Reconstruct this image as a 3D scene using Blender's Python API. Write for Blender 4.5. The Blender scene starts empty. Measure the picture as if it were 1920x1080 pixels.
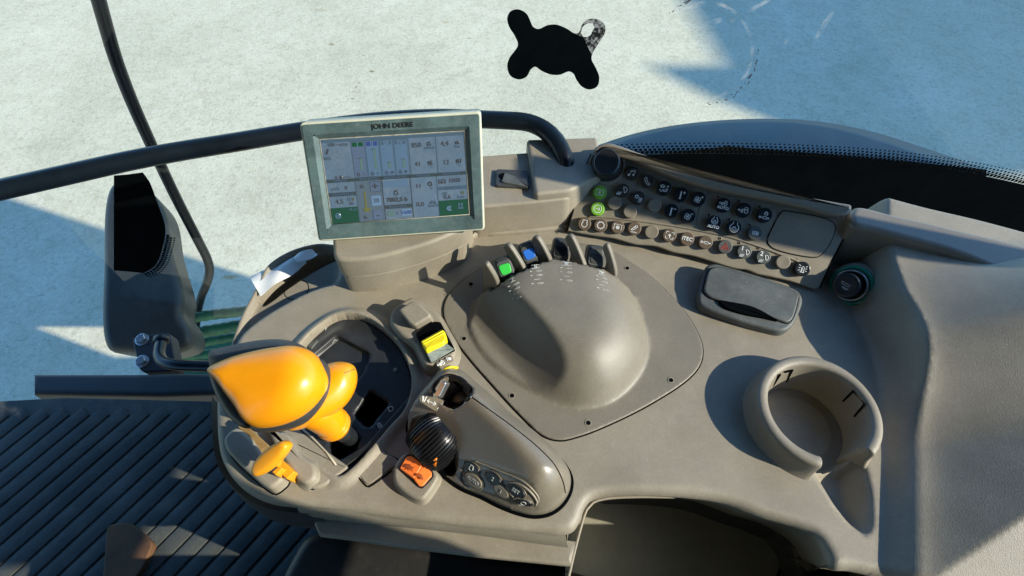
import bpy, bmesh, math, random
import numpy as np
from mathutils import Vector, Matrix
from mathutils.geometry import delaunay_2d_cdt
random.seed(7)
SC = bpy.context.scene
COL = SC.collection
# ------------------------------------------------------------------ camera maths (photo pixels 1920x1080)
FPX = 1040.0; HC = 0.46; TH = math.radians(55)
CAM = Vector((0, 0, HC))
FW = Vector((0, math.cos(TH), -math.sin(TH))); UP = Vector((0, math.sin(TH), math.cos(TH))); RT = Vector((1, 0, 0))
def ray(px, py): return FW + RT*((px-960)/FPX) + UP*((540-py)/FPX)
def Z(px, py, z=0.0):
    d = ray(px, py); return CAM + d*((z-HC)/d.z)
def Yp(px, py, y):
    d = ray(px, py); return CAM + d*(y/d.y)
class Fr:
    """a working plane: origin, x direction, normal"""
    def __init__(s, o, x, n):
        s.o = Vector(o); s.n = Vector(n).normalized()
        s.x = Vector(x); s.x = (s.x - s.n*s.x.dot(s.n)).normalized(); s.y = s.n.cross(s.x)
    def loc(s, px, py, h=0.0):
        d = ray(px, py); o = s.o + s.n*h
        t = (o-CAM).dot(s.n)/d.dot(s.n); p = CAM + d*t - s.o
        return (p.dot(s.x), p.dot(s.y))
    def w(s, u, v, h=0.0): return s.o + s.x*u + s.y*v + s.n*h
    def mat(s, u=0, v=0, h=0):
        m = Matrix((s.x, s.y, s.n)).transposed().to_4x4(); m.translation = s.w(u, v, h); return m
GF = Fr((0, 0, 0), (1, 0, 0), (0, 0, 1))
def pts(fr, L, h=0.0): return [fr.loc(a, b, h) for a, b in L]
# ------------------------------------------------------------------ curves
def spline(P, step, closed=True):
    P = [np.array(p, float) for p in P]; n = len(P); out = []
    rng = range(n if closed else n-1)
    for i in rng:
        if closed: a, b, c, d = P[i-1], P[i], P[(i+1) % n], P[(i+2) % n]
        else: a, b, c, d = P[max(i-1, 0)], P[i], P[i+1], P[min(i+2, n-1)]
        L = np.linalg.norm(c-b); k = max(1, int(round(L/step)))
        al = .5
        t0 = 0; t1 = max(np.linalg.norm(b-a), 1e-6)**al; t2 = t1+max(np.linalg.norm(c-b), 1e-6)**al; t3 = t2+max(np.linalg.norm(d-c), 1e-6)**al
        if t1 < 1e-3*(t2-t1): a = b-(c-b); t1 = max(np.linalg.norm(b-a), 1e-6)**al; t2 = t1+L**al; t3 = t2+max(np.linalg.norm(d-c), 1e-6)**al
        if (t3-t2) < 1e-3*(t2-t1): d = c+(c-b); t3 = t2+L**al
        for j in range(k):
            t = t1+(t2-t1)*j/k
            A1 = (t1-t)/(t1-t0)*a+(t-t0)/(t1-t0)*b; A2 = (t2-t)/(t2-t1)*b+(t-t1)/(t2-t1)*c; A3 = (t3-t)/(t3-t2)*c+(t-t2)/(t3-t2)*d
            B1 = (t2-t)/(t2-t0)*A1+(t-t0)/(t2-t0)*A2; B2 = (t3-t)/(t3-t1)*A2+(t-t1)/(t3-t1)*A3
            out.append((t2-t)/(t2-t1)*B1+(t-t1)/(t2-t1)*B2)
    if not closed: out.append(P[-1])
    return [tuple(p) for p in out]
def area2(P): return .5*sum(P[i-1][0]*P[i][1]-P[i][0]*P[i-1][1] for i in range(len(P)))
def ccw(P): return P if area2(P) > 0 else P[::-1]
def offset(P, d):
    """positive d = inward for a ccw loop"""
    n = len(P); out = []
    for i in range(n):
        a = np.array(P[i-1]); b = np.array(P[i]); c = np.array(P[(i+1) % n])
        e1 = b-a; e2 = c-b; e1 /= max(np.linalg.norm(e1), 1e-9); e2 /= max(np.linalg.norm(e2), 1e-9)
        n1 = np.array((-e1[1], e1[0])); n2 = np.array((-e2[1], e2[0])); m = n1+n2; L = np.linalg.norm(m)
        m = n1 if L < 1e-6 else m/L
        k = 1/max(.5, float(m@n1)); out.append(tuple(b+m*d*k))
    return out
def rrect(w, h, r, n=5):
    out = []
    for cx, cy, a0 in ((w/2-r, h/2-r, 0), (-w/2+r, h/2-r, 90), (-w/2+r, -h/2+r, 180), (w/2-r, -h/2+r, 270)):
        for i in range(n+1):
            a = math.radians(a0+90*i/n); out.append((cx+r*math.cos(a), cy+r*math.sin(a)))
    return out
def circle(cx, cy, r, n=32, a0=0, a1=360):
    full = abs(a1-a0) >= 360
    return [(cx+r*math.cos(math.radians(a0+(a1-a0)*i/(n if full else n-1))), cy+r*math.sin(math.radians(a0+(a1-a0)*i/(n if full else n-1)))) for i in range(n)]
def roundpoly(P, r, n=4):
    """a polygon with its corners rounded"""
    P = ccw(P); out = []; m = len(P)
    for i in range(m):
        a = np.array(P[i-1]); b = np.array(P[i]); c = np.array(P[(i+1) % m])
        u = a-b; v = c-b; lu = np.linalg.norm(u); lv = np.linalg.norm(v); q = min(r, .45*lu, .45*lv)
        p0 = b+u/lu*q; p1 = b+v/lv*q
        for k in range(n+1):
            t = k/n; out.append(tuple((1-t)**2*p0+2*t*(1-t)*b+t*t*p1))
    return out
def sdf(X, Y, P):
    """signed distance, positive inside"""
    P = np.array(P); D = np.full(X.shape, 1e9); ins = np.zeros(X.shape, bool); n = len(P)
    for i in range(n):
        x0, y0 = P[i-1]; x1, y1 = P[i]; dx = x1-x0; dy = y1-y0; L = dx*dx+dy*dy+1e-15
        t = np.clip(((X-x0)*dx+(Y-y0)*dy)/L, 0, 1); D = np.minimum(D, (X-x0-t*dx)**2+(Y-y0-t*dy)**2)
        if y0 != y1:
            c = ((y0 > Y) != (y1 > Y)) & (X < (x1-x0)*(Y-y0)/(y1-y0)+x0); ins ^= c
    D = np.sqrt(D); return np.where(ins, D, -D)
def sst(x, a, b):
    t = np.clip((x-a)/(b-a), 0, 1); return t*t*(3-2*t)
def smin(a, b, k):
    h = np.clip(.5+.5*(b-a)/k, 0, 1); return b*(1-h)+a*h-k*h*(1-h)
# ------------------------------------------------------------------ mesh builder
class MB:
    def __init__(s): s.v = []; s.f = []; s.m = []
    def add(s, V, Fs, M=None, mi=0):
        b = len(s.v)
        for p in V:
            p = Vector(p); s.v.append(tuple(M @ p) if M is not None else tuple(p))
        for f in Fs: s.f.append([i+b for i in f]); s.m.append(mi)
    def strip(s, A, B, closed=True, M=None, mi=0):
        n = len(A); V = list(A)+list(B); Fs = []
        for i in range(n if closed else n-1):
            j = (i+1) % n; Fs.append((i, j, n+j, n+i))
        s.add(V, Fs, M, mi)
    def loops(s, L, closed=True, cap0=False, cap1=False, M=None, mi=0):
        n = len(L[0]); V = [p for l in L for p in l]; Fs = []
        for k in range(len(L)-1):
            for i in range(n if closed else n-1):
                j = (i+1) % n; Fs.append((k*n+i, k*n+j, (k+1)*n+j, (k+1)*n+i))
        if cap0: Fs.append(tuple(range(n))[::-1])
        if cap1: Fs.append(tuple((len(L)-1)*n+i for i in range(n)))
        s.add(V, Fs, M, mi)
    def prism(s, P, fr, z0, z1, r=.001, flare=0.0, cap0=False, n=4, mi=0):
        """solid on a working plane: outline P (2D), from z0 to z1, rounded top edge r, base wider by flare"""
        P = ccw(P); L = []
        if flare:
            for k in range(4): t = k/4; L.append([fr.w(a, b, z0+(z1-r-z0)*t) for a, b in offset(P, -flare*(1-t)**2)])
        else: L.append([fr.w(a, b, z0) for a, b in P])
        for k in range(n+1):
            a = math.pi/2*k/n; L.append([fr.w(x, y, z1-r+r*math.sin(a)) for x, y in offset(P, r*(1-math.cos(a)))])
        s.loops(L, cap0=cap0, cap1=True, mi=mi)
    def box(s, c, sx, sy, sz, fr=GF, r=.0005, mi=0):
        s.prism([(c[0]-sx/2, c[1]-sy/2), (c[0]+sx/2, c[1]-sy/2), (c[0]+sx/2, c[1]+sy/2), (c[0]-sx/2, c[1]+sy/2)], fr, c[2]-sz/2, c[2]+sz/2, r, cap0=True, n=2, mi=mi)
    def tube(s, P, r, n=8, M=None, flat=1.0, mi=0, up=(0, 0, 1)):
        P = [Vector(p) for p in P]
        if len(P) < 2: return
        R_ = r if isinstance(r, (list, tuple)) else [r]*len(P)
        L = []; prev = None
        for i, p in enumerate(P):
            t = (P[min(i+1, len(P)-1)]-P[max(i-1, 0)])
            if t.length < 1e-9: t = Vector((1, 0, 0))
            t.normalize()
            if prev is None:
                a = Vector(up); a = a-t*a.dot(t)
                if a.length < 1e-4: a = Vector((1, 0, 0)); a = a-t*a.dot(t)
            else: a = prev-t*prev.dot(t)
            a.normalize(); prev = a; b = t.cross(a)
            L.append([p+(a*math.sin(2*math.pi*k/n)*flat+b*math.cos(2*math.pi*k/n))*R_[i] for k in range(n)])
        s.loops(L, cap0=True, cap1=True, M=M, mi=mi)
    def lathe(s, prof, M=None, n=32, mi=0, cap0=False, cap1=False, wob=None):
        L = []
        for r, z in prof: L.append([((r*(wob(k, r, z) if wob else 1))*math.cos(2*math.pi*k/n), (r*(wob(k, r, z) if wob else 1))*math.sin(2*math.pi*k/n), z) for k in range(n)])
        s.loops(L, cap0=cap0, cap1=cap1, M=M, mi=mi)
    def pillow(s, P, fr, z0, hf, hb, spine=None, n=9, pw=2.0, mi=0):
        """a rounded solid with outline P: bulges hf in front of the plane and hb behind it"""
        P = ccw(P); c = np.mean(np.array(P), axis=0)
        a, b = (np.array(spine[0]), np.array(spine[1])) if spine else (c, c)
        T = []
        for p in P:
            d = b-a; L2 = float(d@d); t = 0 if L2 < 1e-12 else min(1, max(0, float((np.array(p)-a)@d)/L2)); T.append(a+d*t)
        def ring(sv, h): return [fr.w(*(T[i]+(np.array(P[i])-T[i])*sv), z0+h) for i in range(len(P))]
        L = []
        for k in range(n, -1, -1):
            t = k/n; L.append(ring(max(.015, math.cos(t*math.pi/2)**(2/pw)), -hb*math.sin(t*math.pi/2)**(2/pw)))
        for k in range(1, n+1):
            t = k/n; L.append(ring(max(.015, math.cos(t*math.pi/2)**(2/pw)), hf*math.sin(t*math.pi/2)**(2/pw)))
        s.loops(L, cap0=True, cap1=True, mi=mi)
    def text(s, txt, size, M, mi=0, ext=.00008, align='CENTER', bold=0.0, sx=1.0):
        cu = bpy.data.curves.new('t', 'FONT'); cu.body = txt; cu.size = size; cu.align_x = align; cu.align_y = 'CENTER'; cu.extrude = ext; cu.offset = bold; cu.resolution_u = 3
        ob = bpy.data.objects.new('t', cu); COL.objects.link(ob)
        dg = bpy.context.evaluated_depsgraph_get(); ev = ob.evaluated_get(dg); me = ev.to_mesh()
        s.add([(v.co.x*sx, v.co.y, v.co.z) for v in me.vertices], [tuple(p.vertices) for p in me.polygons], M, mi)
        ev.to_mesh_clear(); bpy.data.objects.remove(ob); bpy.data.curves.remove(cu)
    def build(s, name, mats, parent=None, smooth=True, wn=False, label=None, merge=0.0, M=None, ang=None):
        me = bpy.data.meshes.new(name)
        V = s.v
        if M is None and parent is not None: pl = parent_world(parent); V = [(x-pl[0], y-pl[1], z-pl[2]) for x, y, z in V]
        me.from_pydata(V, [], s.f)
        if not isinstance(mats, (list, tuple)): mats = [mats]
        for m in mats: me.materials.append(m)
        me.polygons.foreach_set('material_index', s.m)
        bm = bmesh.new(); bm.from_mesh(me)
        if merge: bmesh.ops.remove_doubles(bm, verts=bm.verts, dist=merge)
        bmesh.ops.recalc_face_normals(bm, faces=bm.faces)
        for f in bm.faces: f.smooth = smooth
        if ang:
            for e in bm.edges:
                if len(e.link_faces) == 2 and e.calc_face_angle(0) > math.radians(ang): e.smooth = False
        bm.to_mesh(me); bm.free()
        ob = bpy.data.objects.new(name, me); COL.objects.link(ob)
        if parent is not None: ob.parent = parent
        if M is not None: ob.matrix_local = M
        if wn:
            md = ob.modifiers.new('wn', 'WEIGHTED_NORMAL'); md.keep_sharp = True; md.weight = 80
        if label: ob['label'] = label
        return ob
def parent_world(p):
    v = Vector((0, 0, 0))
    while p is not None: v = v+p.location; p = p.parent
    return v
def thing(name, label, cat, loc, group=None):
    o = bpy.data.objects.new(name, None); COL.objects.link(o); o.location = loc; o.empty_display_size = .02
    o['label'] = label; o['category'] = cat
    if group: o['group'] = group
    return o
def tag(o, label=None, cat=None, group=None, kind=None):
    if label: o['label'] = label
    if cat: o['category'] = cat
    if group: o['group'] = group
    if kind: o['kind'] = kind
    return o
def sheet(outline, hfun, spacing, loops=(), skirt=None, fillet=0.0, extra=None, cons=()):
    """a sculpted sheet: outline (2D, ccw), height function of numpy x,y; returns an MB. skirt = depth of the side wall"""
    O = ccw(outline); P = [tuple(p) for p in O]; n0 = len(P); V = list(P)
    edges = [(i, (i+1) % n0) for i in range(n0)]
    if fillet:
        for k in (.08, .22, .42, .68, 1.0): V += offset(O, fillet*k)
    for lp, ds in loops:
        lp = ccw(lp)
        for d in ds: V += offset(lp, d)
    xs = [p[0] for p in O]; ys = [p[1] for p in O]
    gx, gy = np.meshgrid(np.arange(min(xs), max(xs), spacing), np.arange(min(ys), max(ys), spacing))
    gx = gx.ravel().astype(float); gy = gy.ravel().astype(float); gx[1::2] += spacing*.21; gy[1::2] += spacing*.13
    d = sdf(gx, gy, O); k = d > max(fillet*1.05, spacing*.4)
    V += list(zip(gx[k], gy[k]))
    for lp in cons:
        lp = ccw(lp); V[n0:n0] = lp; edges += [(n0+i, n0+(i+1) % len(lp)) for i in range(len(lp))]; n0 += len(lp)
    if extra: V += list(extra)
    A = np.array(V); keep = np.ones(len(A), bool)
    d = sdf(A[n0:, 0], A[n0:, 1], O); keep[n0:] = d > 1e-5
    n0 = len(O)
    A = A[keep]
    r = delaunay_2d_cdt([Vector(p) for p in A], edges, [], 0, 1e-6)
    vs = np.array([(p.x, p.y) for p in r[0]]); fs = np.array([f for f in r[2] if len(f) == 3])
    cen = vs[fs].mean(axis=1); fs = fs[sdf(cen[:, 0], cen[:, 1], O) > 0]
    z = hfun(vs[:, 0], vs[:, 1])
    if fillet:
        dd = np.clip(sdf(vs[:, 0], vs[:, 1], O), 0, fillet); z = z-(fillet-np.sqrt(np.maximum(fillet**2-(fillet-dd)**2, 0)))
    mb = MB(); mb.add([(vs[i, 0], vs[i, 1], z[i]) for i in range(len(vs))], [tuple(int(i) for i in f) for f in fs])
    if skirt:
        ox = np.array([p[0] for p in O]); oy = np.array([p[1] for p in O]); oz = hfun(ox, oy)-fillet
        top = [(ox[i], oy[i], oz[i]) for i in range(n0)]
        mid = [(p[0], p[1], oz[i]-.003) for i, p in enumerate(offset(O, .0004))]
        bot = [(p[0], p[1], -skirt) for p in offset(O, .004 if skirt < .05 else .03)]
        mb.loops([top, mid, bot])
    return mb
# ------------------------------------------------------------------ materials
def mat(name, col, rough=.5, bump=0.0, bscale=600, var=.08, vscale=14, metal=0.0, dust=0.0, spec=.5, coat=0.0, emit=None, es=0.0, col2=None, scratch=0.0, tint=None):
    m = bpy.data.materials.new(name); m.use_nodes = True; nt = m.node_tree; N = nt.nodes; Lk = nt.links
    b = N['Principled BSDF']; b.inputs['Roughness'].default_value = rough; b.inputs['Metallic'].default_value = metal
    b.inputs['Specular IOR Level'].default_value = spec; b.inputs['Coat Weight'].default_value = coat; b.inputs['Coat Roughness'].default_value = .12
    tc = N.new('ShaderNodeTexCoord'); geo = N.new('ShaderNodeNewGeometry')
    def noise(sc, det=4, rg=.6):
        n = N.new('ShaderNodeTexNoise'); n.inputs['Scale'].default_value = sc; n.inputs['Detail'].default_value = det; n.inputs['Roughness'].default_value = rg
        Lk.new(geo.outputs['Position'], n.inputs['Vector']); return n
    def ramp(n, p0, c0, p1, c1):
        r = N.new('ShaderNodeValToRGB'); e = r.color_ramp.elements; e[0].position = p0; e[0].color = c0; e[1].position = p1; e[1].color = c1
        Lk.new(n.outputs['Fac'], r.inputs['Fac']); return r
    def mixc(fac, a, bcol):
        x = N.new('ShaderNodeMix'); x.data_type = 'RGBA'
        Lk.new(fac, x.inputs[0])
        for s, v in ((x.inputs[6], a), (x.inputs[7], bcol)):
            if isinstance(v, tuple): s.default_value = v
            else: Lk.new(v, s)
        return x.outputs[2]
    c = tuple(col)+(1,)
    lo = tuple(max(0, k*(1-var)) for k in col)+(1,); hi = tuple(min(1, k*(1+var)) for k in col)+(1,)
    if col2: hi = tuple(col2)+(1,)
    nv = noise(vscale, 6, .65); out = ramp(nv, .35, lo, .65, hi).outputs['Color']
    if dust:
        nd = noise(vscale*2.3, 8, .75); rd = ramp(nd, .48, (0, 0, 0, 1), .8, (dust,)*3+(1,))
        out = mixc(rd.outputs['Color'], out, (.42, .39, .33, 1))
        ns = noise(520, 2, .5); rs = ramp(ns, .70, (0, 0, 0, 1), .76, (min(1, dust*1.6),)*3+(1,))
        out = mixc(rs.outputs['Color'], out, (.5, .48, .42, 1))
    if dust:
        ng = noise(430, 2, .5); g_ = ramp(ng, .33, (.95, .95, .95, 1), .67, (1.04, 1.04, 1.04, 1)); x = N.new('ShaderNodeMix'); x.data_type = 'RGBA'; x.blend_type = 'MULTIPLY'; x.inputs[0].default_value = 1; Lk.new(out, x.inputs[6]); Lk.new(g_.outputs['Color'], x.inputs[7]); out = x.outputs[2]
    if scratch:
        mp = N.new('ShaderNodeMapping'); mp.inputs['Scale'].default_value = (40, 900, 300); mp.inputs['Rotation'].default_value = (.3, .2, .7)
        Lk.new(geo.outputs['Position'], mp.inputs['Vector']); n = N.new('ShaderNodeTexNoise'); n.inputs['Scale'].default_value = 1; n.inputs['Detail'].default_value = 3
        Lk.new(mp.outputs['Vector'], n.inputs['Vector']); r = ramp(n, .68, (0, 0, 0, 1), .76, (scratch,)*3+(1,)); out = mixc(r.outputs['Color'], out, (.5, .48, .44, 1))
    Lk.new(out, b.inputs['Base Color'])
    rr = N.new('ShaderNodeMapRange'); rr.inputs['To Min'].default_value = max(0, rough-.08); rr.inputs['To Max'].default_value = min(1, rough+.1)
    Lk.new(nv.outputs['Fac'], rr.inputs['Value']); Lk.new(rr.outputs['Result'], b.inputs['Roughness'])
    if bump:
        nb = noise(bscale, 3, .6); bp = N.new('ShaderNodeBump'); bp.inputs['Strength'].default_value = bump; bp.inputs['Distance'].default_value = .001
        Lk.new(nb.outputs['Fac'], bp.inputs['Height']); Lk.new(bp.outputs['Normal'], b.inputs['Normal'])
    if emit: b.inputs['Emission Color'].default_value = tuple(emit)+(1,); b.inputs['Emission Strength'].default_value = es
    return m
TAUPE = mat('taupe_plastic', (.258, .227, .172), .5, .3, 1100, .12, 13, dust=.26, scratch=.13)
TAUPE2 = mat('taupe_plastic_smooth', (.185, .160, .120), .33, .06, 900, .07, 16, dust=.06, scratch=.04, coat=.25)
PANEL = mat('panel_plastic', (.235, .205, .150), .5, .2, 1500, .12, 18, dust=.2, scratch=.08)
DOME = mat('dome_plastic', (.185, .166, .128), .45, .22, 1300, .1, 12, dust=.12, scratch=.1)
BTN_BROWN = mat('button_brown', (.12, .085, .055), .45, .05, 900, .1, 40, dust=.1)
BTN_TAUPE = mat('button_taupe', (.2, .17, .125), .5, .05, 900, .08, 40, dust=.1)
BTN_DARK = mat('button_dark', (.035, .028, .024), .42, .05, 900, .1, 40, dust=.04)
BTN_BLACK = mat('button_black', (.008, .011, .014), .3, .03, 900, .1, 40)
BTN_GREY = mat('button_grey', (.07, .075, .07), .5, .05, 900, .1, 40, dust=.1)
BTN_GREEN = mat('button_green', (.17, .42, .035), .4, .03, 900, .06, 40)
WHITE = mat('white_marking', (.78, .8, .78), .5, 0, 100, .05, 60)
PALE = mat('worn_marking', (.5, .52, .5), .5, 0, 100, .3, 200)
RED = mat('red_marking', (.5, .06, .03), .5, 0, 100, .05, 60)
BLACK = mat('black_plastic', (.012, .015, .018), .38, .1, 900, .15, 20, dust=.05)
MATBLK = mat('matt_black', (.003, .0038, .0045), .9, 0, 100, .2, 20, spec=.0)
GLOSSBLK = mat('gloss_black', (.008, .008, .009), .26, .02, 400, .1, 20)
CHAR = mat('charcoal_plastic', (.04, .043, .044), .5, .15, 1300, .15, 20, dust=.08)
LIDGREY = mat('lid_plastic', (.075, .085, .082), .55, .15, 1300, .22, 22, dust=.2)
BEZEL = mat('bezel_plastic', (.066, .112, .115), .5, .25, 1500, .3, 40, dust=.16, scratch=.12)
CREAM = mat('cream_plastic', (.55, .55, .42), .5, .05, 900, .08, 20)
ORANGE = mat('orange_plastic', (.86, .32, .004), .3, .05, 500, .05, 20, coat=.25)
YELORA = mat('amber_plastic', (.8, .33, .012), .4, .05, 700, .06, 30)
AMBERDULL = mat('dirty_amber', (.3, .18, .055), .6, .05, 700, .2, 60, dust=.2)
ROCKOR = mat('rocker_orange', (.85, .19, .03), .45, .03, 700, .05, 30, emit=(.9, .2, .03), es=.04)  # slight glow put into the rocker colour
YELLOW = mat('rocker_yellow', (.85, .68, .01), .4, .05, 700, .05, 30)
METALG = mat('worn_grey', (.2, .24, .22), .5, .1, 500, .3, 120, dust=.2)
STEEL = mat('steel', (.55, .55, .55), .32, .03, 500, .2, 60, metal=.9)
GREENR = mat('green_ring', (.0, .22, .14), .2, 0, 100, .05, 30, coat=.5)
GREENP = mat('green_paint', (.02, .11, .045), .5, .3, 120, .35, 40, dust=.1)
TUBEBLK = mat('painted_tube', (.005, .009, .014), .3, .05, 300, .2, 25, spec=.35)
FABRIC = mat('cushion_vinyl', (.020, .0185, .017), .5, .3, 700, .15, 18, dust=.05)
BINMAT = mat('bin_plastic', (.25, .235, .175), .6, .15, 1200, .2, 8, dust=.06)
PAPER = mat('paper', (.72, .74, .74), .8, .15, 120, .05, 40)
FLOORM = mat('rubber_mat', (.042, .048, .046), .7, .3, 250, .35, 9, dust=.16)
CARD = mat('brown_board', (.12, .058, .026), .8, .3, 90, .3, 30)
FENDER = mat('fender_plastic', (.10, .125, .125), .42, .1, 300, .2, 4, dust=.22, scratch=.1)
OLIVE = mat('olive_panel', (.05, .052, .044), .5, .1, 300, .25, 6, dust=.12)
NAVY = mat('cab_dark', (.03, .034, .038), .6, .1, 300, .2, 8, dust=.04)
GLOWBL = mat('cap_blue_glow', (.03, .16, .62), .35, 0, 100, .05, 40, emit=(.03, .2, .8), es=.01)  # slight glow put into the blue paddle cap colour
GLOWGR = mat('cap_green_glow', (.05, .6, .08), .35, 0, 100, .05, 40, emit=(.05, .7, .1), es=.01)  # slight glow put into the green paddle cap colour
SHADE_SLAB = mat('shade_slab_brown', (.2, .12, .07), .8, .2, 30, .2, 2)
BUILT = {}
# ================================================================== the setting
GZ = -1.75
def ground_mat():
    m = bpy.data.materials.new('pale_gravel'); m.use_nodes = True; nt = m.node_tree; N = nt.nodes; Lk = nt.links; b = N['Principled BSDF']
    geo = N.new('ShaderNodeNewGeometry'); b.inputs['Roughness'].default_value = .85
    def noise(sc, det, rg=.6):
        n = N.new('ShaderNodeTexNoise'); n.inputs['Scale'].default_value = sc; n.inputs['Detail'].default_value = det; n.inputs['Roughness'].default_value = rg; Lk.new(geo.outputs['Position'], n.inputs['Vector']); return n
    def ramp(src, st):
        r = N.new('ShaderNodeValToRGB'); e = r.color_ramp.elements
        while len(e) < len(st): e.new(.5)
        for i, (p, c) in enumerate(st): e[i].position = p; e[i].color = tuple(c)+(1,)
        Lk.new(src, r.inputs['Fac']); return r.outputs['Color']
    def mul(a, c, f=1.0):
        x = N.new('ShaderNodeMix'); x.data_type = 'RGBA'; x.blend_type = 'MULTIPLY'; x.inputs[0].default_value = f; Lk.new(a, x.inputs[6]); Lk.new(c, x.inputs[7]); return x.outputs[2]
    c = ramp(noise(1.3, 8, .62).outputs['Fac'], [(.3, (.52, .495, .36)), (.5, (.585, .555, .41)), (.7, (.645, .615, .465))])
    c = mul(c, ramp(noise(46, 5, .75).outputs['Fac'], [(.32, (.66, .66, .64)), (.47, (.93, .93, .92)), (.64, (1.02, 1.02, 1.02))]))
    c = mul(c, ramp(noise(9, 6, .7).outputs['Fac'], [(.34, (.9, .885, .86)), (.55, (1, 1, 1))]))
    vo = N.new('ShaderNodeTexVoronoi'); vo.inputs['Scale'].default_value = 75; Lk.new(geo.outputs['Position'], vo.inputs['Vector'])
    sp = N.new('ShaderNodeMix'); sp.data_type = 'RGBA'
    Lk.new(ramp(vo.outputs['Distance'], [(.08, (1, 1, 1)), (.2, (0, 0, 0))]), sp.inputs[0]); Lk.new(c, sp.inputs[6]); sp.inputs[7].default_value = (.78, .79, .76, 1); c = sp.outputs[2]
    # spilled stains, each a patch of its own on the ground
    nz = noise(14, 4)
    for (px, py, rx, ry, col) in [(879, 72, .06, .03, (.55, .5, .4)), (622, 83, .055, .03, (.62, .57, .46)), (683, 104, .05, .022, (.6, .56, .46)), (697, 134, .06, .028, (.5, .47, .38)), (673, 155, .03, .018, (.55, .5, .4)), (668, 163, .03, .018, (.55, .5, .4)), (664, 172, .03, .018, (.55, .5, .4)), (661, 185, .032, .018, (.55, .5, .4)), (835, 42, .12, .05, (.8, .74, .62)), (430, 520, .09, .03, (.8, .66, .45)), (560, 145, .02, .012, (.5, .5, .45)), (600, 20, .25, .06, (.88, .84, .78))]:
        p = Z(px, py, GZ); sb = N.new('ShaderNodeVectorMath'); sb.operation = 'SUBTRACT'; Lk.new(geo.outputs['Position'], sb.inputs[0]); sb.inputs[1].default_value = p
        mu = N.new('ShaderNodeVectorMath'); mu.operation = 'MULTIPLY'; Lk.new(sb.outputs[0], mu.inputs[0]); mu.inputs[1].default_value = (1/rx, .8/ry, 0)
        ln = N.new('ShaderNodeVectorMath'); ln.operation = 'LENGTH'; Lk.new(mu.outputs[0], ln.inputs[0])
        ad = N.new('ShaderNodeMath'); ad.operation = 'MULTIPLY_ADD'; Lk.new(nz.outputs['Fac'], ad.inputs[0]); ad.inputs[1].default_value = 1.2; Lk.new(ln.outputs['Value'], ad.inputs[2])
        c = mul(c, ramp(ad.outputs[0], [(1.0/2.0 if False else .78, col), (1.0, (1, 1, 1))]))
    Lk.new(c, b.inputs['Base Color'])
    bp = N.new('ShaderNodeBump'); bp.inputs['Strength'].default_value = .4; bp.inputs['Distance'].default_value = .009; Lk.new(noise(60, 5, .7).outputs['Fac'], bp.inputs['Height']); Lk.new(bp.outputs['Normal'], b.inputs['Normal'])
    return m
mb = MB(); S = 400
mb.add([(-S, -S, GZ), (S, -S, GZ), (S, S, GZ), (-S, S, GZ)], [(0, 1, 2, 3)])
tag(mb.build('ground', ground_mat(), smooth=False), 'pale frosty gravel yard seen through the windscreen', kind='structure')
SUN_AZ = math.radians(-20); SUN_EL = math.radians(30.5)
SD = Vector((math.cos(SUN_EL)*math.cos(SUN_AZ), math.cos(SUN_EL)*math.sin(SUN_AZ), math.sin(SUN_EL)))
# unseen slab, outline projected back along the sun to cast the notched yard shade
if True:
    hd = Vector((SD.x, SD.y, 0)).normalized(); side = Vector((-hd.y, hd.x, 0)); D = 14.0
    poly = []
    for px, py in [(1281, 0), (1350, 121), (1213, 123), (1330, 183), (1440, 226), (1530, 262), (1640, 300), (1900, 300), (2300, 200), (2300, -160), (1220, -110)]:
        g = Z(px, py, GZ); t = (D-(g.x*hd.x+g.y*hd.y))/math.hypot(SD.x, SD.y); q = g+SD*t; poly.append((q.dot(side), q.z))
    P = ccw(poly)
    mb = MB(); A = [hd*D+side*u+Vector((0, 0, v)) for u, v in P]; B = [hd*(D+.4)+side*u+Vector((0, 0, v)) for u, v in P]
    mb.loops([A, B], cap0=True, cap1=True)
    lo = min(v for u, v in P); us = [u for u, v in P]
    for u in (min(us)+2.5, (min(us)+max(us))/2+.8, max(us)-.6):      # its posts
        c = hd*(D+.2)+side*u; mb.box((c.x, c.y, (GZ+lo+1)/2), .35, .35, lo+1-GZ)
    tag(mb.build('yard_shade_slab', SHADE_SLAB, smooth=False), 'unseen brown slab added to shade the right of the yard', 'barn')
# ------------------------------------------------------------------ cab floor
FZ = -.31
a = Z(240, 885, FZ); b = Z(420, 722, FZ); rd = (b-a); rd.z = 0; rd.normalize(); rn = Vector((-rd.y, rd.x, 0))
FF = Fr((a.x, a.y, FZ), rd, (0, 0, 1))
floor_poly = [Z(120, 745, FZ), Z(400, 752, FZ), Z(560, 760, FZ), Vector((.9, .34, FZ)), Vector((.9, -.5, FZ)), Vector((-1.0, -.5, FZ)), Vector((-1.0, .32, FZ))]
mb = MB(); P = [(p.x, p.y) for p in floor_poly]
mb.prism(ccw(P), GF, FZ-.03, FZ, .002, cap0=True)
pitch = .0235; u0 = -.5
for k in range(-26, 34):
    v0 = k*pitch
    for (w0, w1, h) in ((.0018, pitch-.0018, .0028),):
        Q = [(-.6, v0+w0), (.75, v0+w0), (.75, v0+w1), (-.6, v0+w1)]
        W = [FF.w(*q) for q in Q]
        # clip the rib with the floor by walking along it
        us = np.linspace(-.6, .75, 80); pr = [FF.w(u, v0+pitch/2) for u in us]
        d = sdf(np.array([p.x for p in pr]), np.array([p.y for p in pr]), ccw(P)); ok = us[d > .012]
        if len(ok) > 2: mb.prism([(ok[0], v0+w0), (ok[-1], v0+w0), (ok[-1], v0+w1), (ok[0], v0+w1)], FF, 0.0, h, .0012, n=2)
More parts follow.
